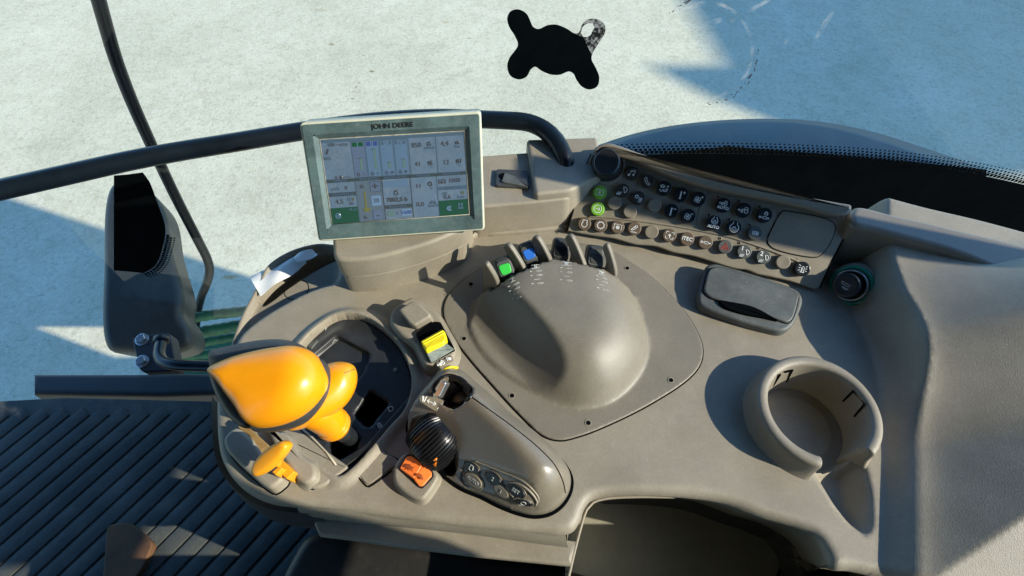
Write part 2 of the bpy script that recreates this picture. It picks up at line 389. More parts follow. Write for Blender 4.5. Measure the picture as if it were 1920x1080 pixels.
tag(mb.build('floor', FLOORM, smooth=True, ang=40), 'dark ribbed rubber floor mat left of the console', kind='structure')
# ================================================================== the console
con = thing('control_console', 'moulded taupe tractor armrest console with domed centre, button strip and cup holder', 'control console', Z(960, 760))
def g0(L, z=0.0): return [tuple(Z(a, b, z)[:2]) for a, b in L]
OUT = [(640, 449), (593, 447), (550, 457), (515, 474), (493, 492), (477, 523), (460, 555), (443, 589), (425, 640), (410, 690), (403, 740), (402, 780), (404, 822), (409, 852), (420, 878), (440, 904), (470, 927), (505, 941), (550, 947), (610, 951), (700, 963), (800, 976), (900, 987), (1000, 996), (1052, 1000), (1075, 994), (1088, 976), (1097, 952), (1108, 937), (1128, 929), (1160, 925.5), (1230, 925), (1300, 929), (1361, 939), (1434, 966), (1500, 986), (1532, 1004), (1550, 1031), (1560, 1056), (1572, 1066), (1600, 1068), (1660, 1082), (1760, 1112), (1900, 1150), (2010, 1130), (2050, 900), (2040, 560), (1960, 520), (1800, 470), (1680, 440), (1600, 418), (1500, 398), (1400, 378), (1300, 352), (1200, 330), (1090, 318), (1000, 330), (920, 360), (870, 400), (760, 430)]
O_ = ccw(spline(g0(OUT), .0025))
RIDGE = spline(g0([(436, 655), (450, 628), (467, 611), (487, 596), (513, 579), (538, 565), (560, 553), (585, 542), (606, 535), (622, 531), (632, 520), (636, 495), (642, 450)]), .003, closed=False)
terr = RIDGE + g0([(600, 380), (480, 420), (400, 560), (380, 700)])
WELL = spline(g0([(575, 640), (600, 617), (628, 599), (655, 593), (690, 601), (722, 622), (748, 650), (765, 685), (771, 715), (768, 745), (755, 775), (735, 797), (705, 832), (660, 880), (640, 893), (615, 880), (560, 840), (530, 815), (520, 770), (535, 700)]), .003)
RINGO = offset(ccw(WELL), -.006)
WALLF = spline(g0([(1588, 420), (1585, 480), (1592, 530), (1607, 590), (1630, 640), (1646, 690), (1656, 760), (1662, 840), (1660, 940), (1657, 1080), (1660, 1150)]), .004, closed=False)
wallp = WALLF + g0([(2400, 1300), (2400, 300), (1588, 300)])
CUPC = (.2566, .1828); CUPR = .0505; CUPI = .0410; CUPT = .024
GROOVE = spline(g0([(1520, 880), (1541, 918), (1566, 956), (1597, 992), (1622, 1006), (1637, 995), (1640, 955), (1634, 905), (1620, 866), (1570, 850)]), .003)
POCK = spline(g0([(484, 561), (479, 552), (487, 533), (503, 512), (514, 502), (535, 487), (560, 474), (593, 463), (620, 461), (632, 465), (628, 473), (612, 480), (575, 500), (535, 526), (500, 553)]), .002)
OUTN = O_
def con_h(x, y):
    h = np.zeros_like(x)
    dt = sdf(x, y, terr); h -= .013*sst(dt, -.004, .008)
    do = sdf(x, y, OUTN)
    h += .009*sst(dt, .001, .008)*(1-sst(do, .004, .009))                       # the outer rim of the pocket stays proud
    dp = sdf(x, y, POCK); h -= .022*sst(dp, -.0005, .0025)
    dw = sdf(x, y, WELL); h += .005*(sst(dw, -.012, -.003))*(1-sst(dw, -.0015, .001)); h -= .030*sst(dw, -.001, .0016)
    dl = sdf(x, y, wallp); dr = sdf(x, y, OUTN)
    Hw = .012+.036*sst(y, .15, .25)
    h += Hw*sst(dl, -.004, .020)+.46*np.clip(.006*np.logaddexp(0, (dl-.022)/.006), 0, .25)*(1-sst(y, .24, .35))
    dg = sdf(x, y, GROOVE); h -= .0205*sst(dg, -.001, .017)
    dc = CUPI-np.hypot(x-CUPC[0], y-CUPC[1]); h = np.where(dc > -.006, np.minimum(h, -.0205*sst(dc, -.0035, -.0005)), h)
    return h
mb = sheet(O_, con_h, .0027, loops=[(WELL, (-.012, -.008, -.004, -.0015, -.0003, .0004, .0016)), (POCK, (-.0005, .0006, .0025)), (wallp, (-.008, -.004, 0, .004, .008, .012, .016, .020, .025, .030)), (GROOVE, (-.001, .001, .003, .005, .0075, .010, .013, .016)), (circle(*CUPC, CUPI, 90), (-.004, -.003, -.002, -.0012, -.0004, .001))], skirt=.12, fillet=.008, cons=[offset(ccw(WELL), -.0011), offset(ccw(WELL), .0017), offset(ccw(POCK), -.0006), offset(ccw(POCK), .0022)], extra=[(x + n[0]*k, y+n[1]*k) for (x, y) in RIDGE[::1] for n in [(.7, -.7)] for k in (-.006, -.003, 0, .003)])
top = mb.build('top_panel', TAUPE, con, merge=1e-6, label='taupe moulded top panel with terraced left edge')
# ---- outer lower shell under the left end
mb = MB()
sh = [(402, 800), (404, 850), (416, 890), (440, 925), (470, 950), (510, 972), (560, 985), (600, 985)]
up_ = [Z(a, b, -.010) for a, b in [(402, 740), (404, 822), (412, 862), (430, 892), (455, 917), (490, 938), (540, 948), (600, 952)]]
A = spline([tuple(p) for p in up_], .006, closed=False); n_ = len(A)
A = [Vector(p) for p in A]
c0 = Vector((-.16, .2, 0))
L = []
for k in range(9):
    t = k/8; row = []
    for p in A:
        o = (p-c0); o.z = 0; o.normalize(); row.append(p+o*(.004+.006*math.sin(t*math.pi)-.016*t*t)+Vector((0, 0, -.004-.10*t)))
    L.append(row)
mb.loops(L, closed=False)
mb.build('lower_shell', CHAR, con, label='dark lower shell curving in under the left end')
mb = MB(); mb.prism(offset(O_[::6], .022), GF, -.40, -.036, .004); mb.build('console_body', CHAR, con, smooth=False, label='dark body under the moulded top')
# ---- front apron below the front edge, and the ledge under it
mb = MB()
tp = spline([tuple(Z(a, b, -.006)) for a, b in [(556, 950), (620, 955), (700, 964), (800, 977), (900, 988), (1000, 997), (1060, 1001)]], .01, closed=False)
bt = spline([tuple(Z(a, b, -.030)) for a, b in [(575, 971), (635, 977), (700, 984), (810, 994), (912, 1006), (1010, 1020), (1066, 1027)]], .01, closed=False)
n_ = min(len(tp), len(bt)); tp = [Vector(tp[int(i*(len(tp)-1)/(n_-1))]) for i in range(n_)]; bt = [Vector(bt[int(i*(len(bt)-1)/(n_-1))]) for i in range(n_)]
L = []
for k in range(6):
    t = k/5; L.append([tp[i].lerp(bt[i], t) + Vector((0, -.002*math.sin(t*math.pi), 0)) for i in range(n_)])
mb.loops(L, closed=False); mb.build('front_apron', TAUPE, con)
mb = MB(); P = g0([(600, 962), (650, 966), (800, 980), (900, 990), (1000, 1003), (1080, 1016), (1072, 1050), (1070, 1062), (900, 1045), (760, 1028), (650, 1012), (600, 1006), (590, 984)], -.034)
mb.prism(ccw(P), GF, -.037, -.031, .003); mb.build('ledge', TAUPE, con, wn=True)
# ---- open bin under the front right edge
mb = MB()
P = ccw(g0([(1080, 900), (1300, 880), (1560, 960), (1640, 1030), (1640, 1250), (1050, 1250), (1062, 990)], -.05))
mb.strip([(x, y, -.036) for x, y in P], [(x, y, -.125) for x, y in offset(P, .006)]); mb.loops([[(x, y, -.125) for x, y in offset(P, .006)], [(x, y, -.125) for x, y in offset(P, .05)]], cap1=True)
mb.build('storage_bin', BINMAT, con, smooth=False, label='deep dark storage bin under the front edge')
mb = MB(); q = [Z(1420, 950, -.10), Z(1455, 985, -.10), Z(1478, 1040, -.10), Z(1500, 1120, -.10), Z(1700, 1120, -.10), Z(1640, 940, -.10)]
mb.prism(ccw([(p.x, p.y) for p in q]), GF, -.124, -.085, .006); mb.build('bin_partition', CHAR, con, wn=True)
mb = MB(); mb.box((.45, -.122, -.155), .46, .36, .30, r=.008); mb.build('side_panel', TAUPE, con, wn=True)  # unseen console extension, added to keep sun out of the bin
mb = MB(); q = spline([tuple(Z(a, b, -.036)) for a, b in [(1064, 1090), (1078, 1030), (1090, 985), (1100, 955), (1112, 942), (1135, 935), (1200, 931.5), (1270, 934)]], .006, closed=False)
mb.tube(q, [.0013]*(len(q)-6)+[.0012, .0011, .001, .0007, .0004, .0002], 6); mb.build('bin_lip', CREAM if False else TAUPE, con)
# ---- flush covers and seams on the top
def seam(name, L, r=.0006, z=.0004, m=MATBLK, closed=False, parent=con, hf=None):
    q = spline(g0(L), .004, closed=closed); mb = MB()
    if closed: q = q+[q[0]]
    mb.tube([(a, b, (float(hf(np.array([a]), np.array([b]))[0]) if hf else 0)+z) for a, b in q], r, 5); return mb.build(name, m, parent)
mb = MB(); P = roundpoly(g0([(664, 880), (706, 837), (751, 866), (690, 911)]), .004); mb.prism(P, GF, -.002, .0012, .0006); mb.build('flush_cover', TAUPE, con, wn=True)
seam('cover_gap', [(661, 881), (688, 912), (692, 913), (735, 882)], .0007)
seam('parting_seam', [(706, 836), (735, 856), (756, 866)], .0006)
mb = MB(); cp = Z(556, 543, -.013)
rimc = circle(cp.x, cp.y, .0125, 40); mb.tube([(a, b, float(con_h(np.array([a]), np.array([b]))[0])+.0001) for a, b in rimc+[rimc[0]]], .0004, 5); mb.build('round_cap_seam', MATBLK, con)
# raised black strip painting the dark gap between the lever block and the rest
mb = MB(); P = roundpoly(g0([(576, 918), (588, 921), (600, 912), (702, 838), (780, 745), (778, 728), (766, 748), (690, 832), (580, 906)]), .003)
mb.prism(P, GF, -.003, .0022, .0012); mb.build('gap_strip', BLACK, con, wn=True)
# ---- gate plate in the well
GP = -.009
gout = offset(ccw(WELL), .0012)
hole1 = roundpoly(g0([(663, 778), (692, 731), (730, 756), (692, 803)], GP), .003)
hole2 = spline(g0([(620, 818), (650, 797), (672, 818), (668, 838), (640, 860), (623, 852)], GP), .002)
hole3 = roundpoly(g0([(585, 668), (632, 628), (694, 662), (686, 690), (672, 712), (655, 722), (620, 730), (575, 725)], GP), .003)
def gate(x, y):
    h = np.full_like(x, GP)
    for H_, d_ in ((hole1, .018), (hole2, .018), (hole3, .006)): h -= d_*sst(sdf(x, y, H_), -.0004, .0012)
    h += .006*sst(-sdf(x, y, offset(ccw(gout), .008)), 0, .008)*sst(y, .2, .32)
    return h
mb = sheet(gout, gate, .003, loops=[(hole1, (-.0005, .0004, .0014)), (hole2, (-.0005, .0004, .0014)), (hole3, (-.0005, .0004, .0014))], cons=[hole1, hole2, hole3, offset(ccw(hole3), .0014)])
GATEM = mat('gate_plastic', (.022, .024, .026), .42, .1, 1300, .2, 20, dust=.05)
_c = np.array([np.mean([mb.v[i][:2] for i in f], axis=0) for f in mb.f]); mb.m = [int(k) for k in ((sdf(_c[:, 0], _c[:, 1], hole1) > 0) | (sdf(_c[:, 0], _c[:, 1], hole2) > 0))]  # hole faces coloured matt black to deepen their shade
gpl = mb.build('gate_plate', [GATEM, MATBLK], con, label='dark shift gate plate with lettered positions')
fr = Fr(Z(700, 760, GP+.0004), Z(733, 772, 0)-Z(712, 800, 0), (0, 0, 1))
tdir = Z(745, 745, 0)-Z(705, 815, 0)
for t, (px, py), s, rot in (('D', (733, 767), .0075, -35), ('B', (712, 798), .0075, -35), ('F', (611, 617), .005, -25), ('C', (582, 634), .005, -25)):
    p = Z(px, py, GP+.0006+(.004 if py < 650 else 0)); f = Fr(p, Vector((math.cos(math.radians(30)), math.sin(math.radians(30)), 0)), (0, 0, 1)); mb = MB(); mb.text(t, s, f.mat(), ext=.0002); mb.build('letter', PALE, gpl, smooth=False)
for px, py in ((690, 729), (664, 754), (742, 694)):
    mb = MB(); p = Z(px, py, GP-(.005 if px == 690 or px == 664 else 0)); mb.lathe([(.0022, 0), (.0022, .001), (.0015, .0014)], Matrix.Translation(p), 14, cap1=True); mb.build('rivet', METALG, gpl)
# grey plastic block inside the gate
mb = MB(); P = roundpoly(g0([(570, 648), (594, 626), (597, 640), (584, 655)], GP+.002), .001); mb.prism(P, GF, GP-.004, GP+.003, .001); mb.build('gate_marker', LIDGREY, gpl, wn=True)
# ---- raised block between the gate and the hand throttle
mb = MB(); P = roundpoly(g0([(492, 803), (540, 790), (607, 842), (656, 876), (607, 912), (585, 918), (560, 900)], .003), .004); mb.prism(P, GF, -.03, .004, .0025, flare=.003); mb.build('lever_block', TAUPE, con, wn=True)
mb = MB(); P = spline(g0([(505, 806), (540, 812), (565, 850), (592, 872), (592, 898), (577, 908), (560, 902), (547, 884), (520, 845)], .010), .003); mb.prism(P, GF, 0, .012, .004, flare=.003); mb.build('stop_block', TAUPE, con, wn=True)
mb = MB(); q = [Z(a, b, .0045) for a, b in [(562, 800), (585, 820), (612, 848), (630, 872)]]; mb.tube(q, .0009, 6); mb.build('edge_bead', mat('pale_edge', (.42, .38, .28), .5), con)
# rounded cover on the left with its slot
mb = MB(); P = spline(g0([(420, 824), (428, 812), (442, 802), (470, 818), (500, 858), (532, 897), (523, 908), (509, 917), (495, 911), (470, 890), (440, 862), (424, 842)], .012), .003)
cv = mb; mb.prism(P, GF, -.006, .014, .0042, flare=.002, n=5); mb.build('throttle_cover', TAUPE, con, wn=True, label='rounded taupe cover beside the amber slot')
mb = MB(); P = offset(ccw(P), -.0016); mb.prism(P, GF, -.004, .001, .0008); mb.build('cover_gap', MATBLK, con)
mb = MB(); P = roundpoly(g0([(446, 800), (455, 791), (506, 836), (553, 884), (538, 899), (489, 853)], .011), .001); mb.prism(P, GF, -.002, .0118, .001); mb.build('throttle_slot', AMBERDULL, con, wn=True, label='dirty amber strip in the throttle slot')
# ---- domed centre cover
FLG = ccw(spline(g0([(832, 590), (837, 562), (862, 532), (905, 503), (950, 478), (1000, 465), (1060, 458), (1115, 462), (1157, 478), (1180, 492), (1219, 519), (1250, 548), (1285, 587), (1308, 626), (1317, 655), (1312, 684), (1289, 712), (1219, 758), (1141, 797), (1087, 818), (1048, 826), (1017, 817), (975, 779), (927, 727), (880, 673), (849, 630)]), .0028))
HB = ccw(spline(g0([(880, 591), (876, 614), (888, 647), (915, 682), (958, 716), (1000, 741), (1048, 761), (1094, 769), (1141, 760), (1182, 731), (1210, 689), (1217, 652), (1210, 612), (1196, 568), (1180, 520), (1172, 470), (1120, 420), (1050, 405), (975, 415), (925, 455), (898, 515), (886, 560)]), .004))
FB = [(928, 536), (957, 524), (988, 514.5), (1012, 504), (1036, 497.5), (1066, 501), (1099, 507.5), (1130, 510), (1160, 515)]
FBz = .034
fb = [Z(a, b, FBz) for a, b in FB]
backp = [(p.x, p.y) for p in fb]; backp = [(backp[0][0]-.004, backp[0][1]+.003)]+backp+[(backp[-1][0]+.02, backp[-1][1]-.004)]
backp = backp + [(.5, backp[-1][1]), (.5, -.4), (-.5, -.4), (-.5, backp[0][1]-.012)]
fl0 = np.array(Z(872, 592)[:2]); fl1 = np.array(Z(1004, 748)[:2]); fd = (fl1-fl0)/np.linalg.norm(fl1-fl0); fn = np.array((fd[1], -fd[0]))
if fn @ (np.array(Z(1100, 620)[:2])-fl0) < 0: fn = -fn
_pc = np.array(Z(1062, 664, .039)[:2]); FUC = float((_pc-fl0)@fn); FHC = .033; FSL = FUC; FV1 = float((np.array(Z(1046, 738, .012)[:2])-fl0)@fd)+.004
print('facet', FSL, FV1)
def dome_h(x, y):
    d = sdf(x, y, HB); t = np.clip(d/.066, 0, 1)
    hump = .0430*(1-(1-t)**2.7)*sst(d, -.006, .012)
    u = (x-fl0[0])*fn[0]+(y-fl0[1])*fn[1]; v = (x-fl0[0])*fd[0]+(y-fl0[1])*fd[1]
    facet = FHC*np.abs(np.maximum(u, 0)/FUC)**1.45+.003+1.2*np.maximum(v-FV1, 0)+1.3*np.maximum(-.010-v, 0)
    h = smin(hump, np.maximum(facet, -.01), .0022)
    h = np.maximum(h, 0)
    db = sdf(x, y, backp); h = h*sst(db, -.0012, .0010)
    fil = .004*np.exp(-np.maximum(-d, 0)/.006)*(d < .002)
    return .0022+h
mb = sheet(FLG, dome_h, .0026, loops=[(HB, (-.004, -.001, .001, .003, .006, .01)), (backp, (-.0012, -.0004, .0004, .0011))], fillet=.0012, skirt=.001)
dome = mb.build('dome_cover', DOME, con, merge=1e-6, label='smooth domed centre cover with one hollowed flank')
q = [(x, y) for x, y in offset(FLG, -.0004)]; mb = MB(); mb.tube([(x, y, .0002) for x, y in q+[q[0]]], .0007, 5); mb.build('cover_gap', MATBLK, con)
def hit(px, py, hf=dome_h, z=.03):
    d = ray(px, py); zs = np.linspace(.095, -.035, 1301); t = (zs-HC)/d.z
    g = hf(d.x*t, d.y*t)-zs; k = int(np.argmax(g >= 0)) if (g >= 0).any() else len(zs)-1
    return Z(px, py, float(zs[k]))
def nrm(p, hf=dome_h, e=.002):
    g = lambda a, b: float(hf(np.array([a]), np.array([b]))[0])
    return Vector((-(g(p.x+e, p.y)-g(p.x-e, p.y))/(2*e), -(g(p.x, p.y+e)-g(p.x, p.y-e))/(2*e), 1)).normalized()
for px, py in ((883, 533), (870, 635), (960, 742), (1103, 793), (1258, 713), (1176, 503)):
    p = Z(px, py, .0022); mb = MB(); mb.lathe([(.0029, .0004), (.0024, .0006), (.0020, .0002), (.0019, .0003)], Matrix.Translation(p), 16); mb.lathe([(.0021, .00035), (.0001, .00036)], Matrix.Translation(p), 16, mi=1)
    mb.build('screw_hole', [TAUPE, MATBLK], dome)
# black blocks that darken the gaps behind the lip between the fins
FIN = [((934.7, 532.5), (914, 492)), ((988, 514), (956.6, 457.5)), ((1034.7, 496.6), (1009.7, 443)), ((1098.8, 506.7), (1073.8, 440)), ((1155.8, 513.8), (1141, 456))]
fbase = []; ftip = []
for (b_, t_) in FIN:
    pb = Z(b_[0], b_[1]-1, FBz); fbase.append(pb); ftip.append(Z(t_[0], t_[1], FBz+.026))
mb = MB()
back = Vector((-.004, .03, 0))
for i in range(4):
    a, b = fbase[i], fbase[i+1]
    Q = [a+back*.05, b+back*.05, b+back*.8, a+back*.8]
    P = [(p.x, p.y) for p in Q]; mb.prism(ccw(P), GF, .0026, .012, .001)
mb.build('slot_dark', MATBLK, dome, label='black blocks darkening the slots between the fins')
b_px = [q[0] for q in FIN]
for i in range(5):
    b, t = fbase[i], ftip[i]; e1 = t-b; e2 = Z(b_px[i][0]-(26, 32, 32, 31, 22)[i], b_px[i][1]-(12, 18, 18, 19, 12)[i], FBz)-b
    b2 = b-Vector((0, .004, .003))
    C = [b-e2*.06, b+e1*.30-e2*.16, b+e1*.62-e2*.15, b+e1*.88-e2*.09, t, t+e2*.16-Vector((0, 0, .001)), t+e2*.30-Vector((0, 0, .006)), b+e2*1.02+Vector((0, 0, .008)), b+e2*1.0-Vector((0, 0, .030)), b+e2*.5-Vector((0, 0, .032)), b-e2*.04-Vector((0, 0, .012))]
    nn = e1.cross(e2).normalized(); f = Fr(b, e2, nn)
    P = [((p-b).dot(f.x), (p-b).dot(f.y)) for p in C]; P = ccw(spline(P, .002)); th = .0056
    mb = MB(); n_ = 3; L = []; r_ = .0018
    for k in range(n_+1):
        a = math.pi/2*k/n_; L.append([f.w(u, v, -th/2+r_-r_*math.cos(a)) for u, v in offset(P, r_-r_*math.sin(a))])
    for k in range(n_+1):
        a = math.pi/2*k/n_; L.append([f.w(u, v, th/2-r_+r_*math.sin(a)) for u, v in offset(P, r_-r_*math.cos(a))])
    mb.loops(L, cap0=True, cap1=True); mb.build('fin', DOME, dome, wn=True)
# roman numerals and valve symbols printed under each slot
for (t, px, py, rot, m_, rows) in (('I', 961, 525, -14, PALE, 4), ('II', 1004, 500, -6, PALE, 4), ('III', 1062, 495, 5, PALE, 4), ('IV', 1127, 512, 8, PALE, 4)):
    mb = MB(); p = hit(px, py); nv = nrm(p); ax = Vector((math.cos(math.radians(rot if rot < 0 else rot)), -math.sin(math.radians(rot)), 0))
    ax = Vector((math.cos(math.radians(-rot*1.0)), math.sin(math.radians(-rot*1.0)), 0)); f = Fr(p+nv*.0003, ax, nv); mb.text(t, .0052, f.mat(), ext=.0003, bold=.0002)
    hw = .0026*len(t)*.5+.0010
    for s_ in (-1, 1): mb.tube([f.w(-hw, s_*.0019, 0), f.w(hw, s_*.0019, 0)], .00028, 4)
    mb.build('numeral', m_, dome, smooth=False)
    tilt = {'I': (8, 36), 'II': (4, 34), 'III': (0, 33), 'IV': (3, 33)}[t]
    for k in range(rows):
        mb = MB(); c = hit(px+tilt[0]*(k+1.1)/4, py+tilt[1]*(k+1.1)/4.4); nn = nrm(c); f = Fr(c+nn*.0003, ax, nn)
        if k == 2: mb.tube([f.w((-.004)*.72, (0)*.72), f.w((.004)*.72, (0)*.72)], .00026, 4)
        else:
            mb.tube([f.w((-.0080)*.72, (0)*.72), f.w((-.0050)*.72, (.0003)*.72)], .00026, 4); mb.tube([f.w((-.0080)*.72, (0)*.72), f.w((-.0070)*.72, (.0007)*.72)], .00024, 4)
            for s_ in (-.0009, .0009): mb.tube([f.w((.0018)*.72, (s_)*.72), f.w((.0066)*.72, (s_)*.72)], .00024, 4)
            mb.tube([f.w((-.0004)*.72, (0)*.72), f.w((.0018)*.72, (0)*.72)], .00026, 4); mb.tube([f.w((.0066)*.72, (-.0009)*.72), f.w((.0066)*.72, (.0009)*.72)], .00024, 4); mb.tube([f.w((.0066)*.72, (0)*.72), f.w((.0080)*.72, (0)*.72)], .00024, 4)
        mb.build('valve_symbol', m_, dome, smooth=False)
# ---- cup holder ring
ga = math.degrees(math.atan2(Z(1540, 880, CUPT).y-CUPC[1], Z(1540, 880, CUPT).x-CUPC[0])); gb = math.degrees(math.atan2(Z(1640, 848, CUPT).y-CUPC[1], Z(1640, 848, CUPT).x-CUPC[0]))
a0 = gb+0; a1 = ga+360 if ga < gb else ga
cm = MB(); cupc = Vector((CUPC[0], CUPC[1], 0))
ro, ri, rr_ = CUPR, CUPI, .0035
def cup_ring(a, s=1.0, dz=0.0):
    prof = [(ro+.0055, -.002), (ro+.003, .002), (ro+.0012, .008), (ro+.0004, .016), (ro, CUPT-rr_)]
    for k in range(1, 7): t = math.pi*k/7; prof.append(((ro+ri)/2+(ro-ri)/2*math.cos(t), CUPT-rr_+rr_*math.sin(t)))
    prof += [(ri, CUPT-rr_), (ri-.001, .01), (ri-.0018, -.008), (ri-.003, -.0225)]
    ca, sa = math.cos(math.radians(a)), math.sin(math.radians(a)); mid = (ro+ri)/2
    return [(CUPC[0]+(mid+(r-mid)*s)*ca, CUPC[1]+(mid+(r-mid)*s)*sa, (z if z < 0 or s == 1 else z*(1-dz))) for r, z in prof]
L = []
m_ = 72
L.append(cup_ring(a0-2.4, .35, .16)); L.append(cup_ring(a0-1.7, .75, .05)); L.append(cup_ring(a0-.8, .94, .01))
for i in range(m_+1): L.append(cup_ring(a0+(a1-a0)*i/m_))
L.append(cup_ring(a1+.8, .94, .01)); L.append(cup_ring(a1+1.7, .75, .05)); L.append(cup_ring(a1+2.4, .35, .16))
cm.loops(L, closed=False)
n0_ = len(L[0])
cm.add(L[0], [tuple(range(n0_))]); cm.add(L[-1], [tuple(range(n0_))])
cup = cm.build('cup_holder', TAUPE, con, label='round taupe cup holder open towards the front groove')
mb = MB(); mb.lathe([(.0378, -.0203), (.0352, -.0199), (.030, -.0203), (.029, -.0199), (.0275, -.0202), (.0005, -.0202)], Matrix.Translation(cupc), 64); mb.build('cup_base', TAUPE, cup)
def on_cup(px, py):
    d = ray(px, py); r = ri-.0012; a = d.x*d.x+d.y*d.y; o = CAM-cupc; b = 2*(o.x*d.x+o.y*d.y); c = o.x**2+o.y**2-r*r; t = (-b+math.sqrt(max(0, b*b-4*a*c)))/(2*a); return CAM+d*t
for q in ([(1581, 752), (1599, 733.5), (1621, 757), (1602, 781)], [(1471, 698), (1486, 694), (1474, 716)], [(1449, 724), (1463, 702)]):
    mb = MB(); mb.tube([on_cup(*p) for p in q], .0009, 6); mb.build('clip_slot', MATBLK, cup)
# ---- display pedestal
mb = MB()
front = spline(g0([(653, 536), (658, 545), (695, 546.5), (732, 541), (770, 531), (820, 515), (862, 496), (874, 488), (879, 476)]), .004, closed=False)
P = front + g0([(888, 452), (880, 430), (700, 440), (650, 462), (650, 500)])
P = ccw(P); mb.prism(P, GF, -.014, .0265, .0012); ped = mb.build('display_pedestal', TAUPE, con, wn=True, label='curved taupe pedestal under the display')
mb = MB(); mb.prism(offset(P, -.0012), GF, .0285, .054, .004); mb.build('pedestal_cap', TAUPE, ped, wn=True)
mb = MB(); mb.prism(offset(P, .002), GF, .02, .03, .0005); mb.build('pedestal_gap', MATBLK, ped)
# ---- back wall with its dark socket
mb = MB(); P = spline(g0([(884, 452), (900, 442), (920, 443.5), (960, 440.5), (1010, 437), (1050, 433), (1064, 434)]), .006, closed=False)+g0([(1090, 318), (985, 318), (890, 350)], 0)
wA = ccw(P); mb.prism(wA, GF, -.01, .0055, .004, flare=.002); mb.build('wall_foot', TAUPE, con, wn=True)
P = g0([(892, 440), (940, 436), (992, 431.5), (1060, 424), (1085, 395), (1090, 330), (900, 345), (885, 390)]); mb = MB(); mb.prism(roundpoly(P, .006), GF, 0, .043, .003, flare=.004); bw = mb.build('back_wall', TAUPE, con, wn=True)
P = g0([(1000, 428), (1062, 421), (1120, 390), (1110, 322), (985, 326)]); mb = MB(); mb.prism(roundpoly(P, .005), GF, .001, .0525, .004, flare=.003); mb.build('wall_block', TAUPE, con, wn=True)
mb = MB(); fs = Fr((0, 0, .043), (1, 0, 0), (0, 0, 1)); P = roundpoly(pts(fs, [(928, 352), (931, 321), (990, 324), (993, 355)]), .003); mb.prism(P, fs, -.004, .004, .0015); mb.build('socket_frame', CHAR, bw, wn=True)
mb = MB(); P = roundpoly(pts(fs, [(940, 343), (946, 326), (965, 332), (991, 353)], .004), .002); mb.prism(P, fs, .002, .0062, .001); mb.prism(ccw(circle(*fs.loc(944, 331, .004), .004, 16)), fs, .002, .0058, .0008, mi=1); mb.build('socket_cover', [LIDGREY, MATBLK], bw, wn=True)
# ---- small oval storage box with hinged lid
fb2 = Fr(Z(1408, 558, .0135), (1, 0, 0), Vector((-.03, -.10, 1)))
bx = [(1326, 497), (1340, 493), (1366, 499), (1480, 535), (1498, 545), (1506, 560), (1498, 590), (1485, 612), (1468, 621), (1438, 616), (1330, 581), (1312, 570), (1309, 553), (1317, 518)]
P = ccw(spline(pts(fb2, bx), .003)); mb = MB()
mb.prism(offset(P, .0008), fb2, -.03, -.004, .003, flare=.0012); sbx = mb.build('storage_box', TAUPE, con, wn=True, label='small taupe box with dark grey lid')
mb = MB(); mb.prism(P, fb2, -.02, 0, .0035); mb.build('box_rim', LIDGREY, sbx, wn=True)
lid = [(1330, 506), (1346, 502), (1365, 506), (1485, 547), (1496, 553), (1494, 570), (1484, 600), (1475, 606), (1460, 602), (1400, 582), (1345, 564), (1327, 557), (1319, 547), (1321, 532)]
P = ccw(spline(pts(fb2, lid), .003)); mb = MB(); mb.prism(offset(P, -.0009), fb2, -.001, .0005, .0004); mb.build('box_gap', MATBLK, sbx)
mb = MB(); mb.prism(P, fb2, -.001, .0026, .002); mb.build('box_lid', LIDGREY, sbx, wn=True)
sc = [(1347, 566), (1375, 569), (1410, 577), (1440, 592), (1456, 603), (1430, 598), (1390, 590), (1357, 578)]
mb = MB(); mb.prism(ccw(spline(pts(fb2, sc), .002)), fb2, 0, .0033, .0014); mb.build('scoop_shade', MATBLK, sbx, wn=True)  # black mound painting the dark gap under the lid edge
# ================================================================== button strip
e_ = Z(1530, 543, .002)-Z(1063, 435, .006); eh = Vector((e_.x, e_.y, 0)).normalized(); upd = Vector((-eh.y, eh.x, 0))
TILT = math.radians(38)
pn = (upd*(-math.sin(TILT))+Vector((0, 0, math.cos(TILT))))
PF = Fr(Z(1063, 435, .006), e_, pn)
face = [(1063, 434), (1072, 402), (1086, 350), (1098, 312), (1106, 292), (1118, 279), (1138, 272), (1160, 279), (1200, 300), (1300, 345), (1400, 368), (1500, 386), (1590, 402), (1602, 408), (1590, 432), (1560, 490), (1537, 539), (1528, 543)]
bot = [(1510, 537), (1480, 527), (1440, 518), (1420, 514), (1400, 506), (1380, 504), (1330, 489), (1300, 480), (1262, 473), (1230, 462), (1190, 458), (1150, 447), (1120, 443), (1090, 438)]
P = ccw(spline(pts(PF, face), .004)[:-1] + [])
Pf = pts(PF, face)[0:1] + spline(pts(PF, face[3:8]), .003, closed=False) + pts(PF, face[8:17]) + spline(pts(PF, face[17:]+bot), .003, closed=False)
Pf = ccw(Pf)
mb = MB(); mb.prism(Pf, PF, -.03, 0, .0016); bp = mb.build('button_panel', PANEL, con, wn=True, label='sloping taupe strip carrying the round buttons')
# panel seam at its left and right end
for L_ in ([(1062, 436), (1072, 402), (1086, 350), (1098, 312), (1108, 288)], [(1537, 541), (1560, 490), (1590, 432), (1602, 404)]):
    mb = MB(); mb.tube([PF.w(*PF.loc(a, b, .0002), .0002) for a, b in L_], .0006, 5); mb.build('panel_gap', MATBLK, bp)
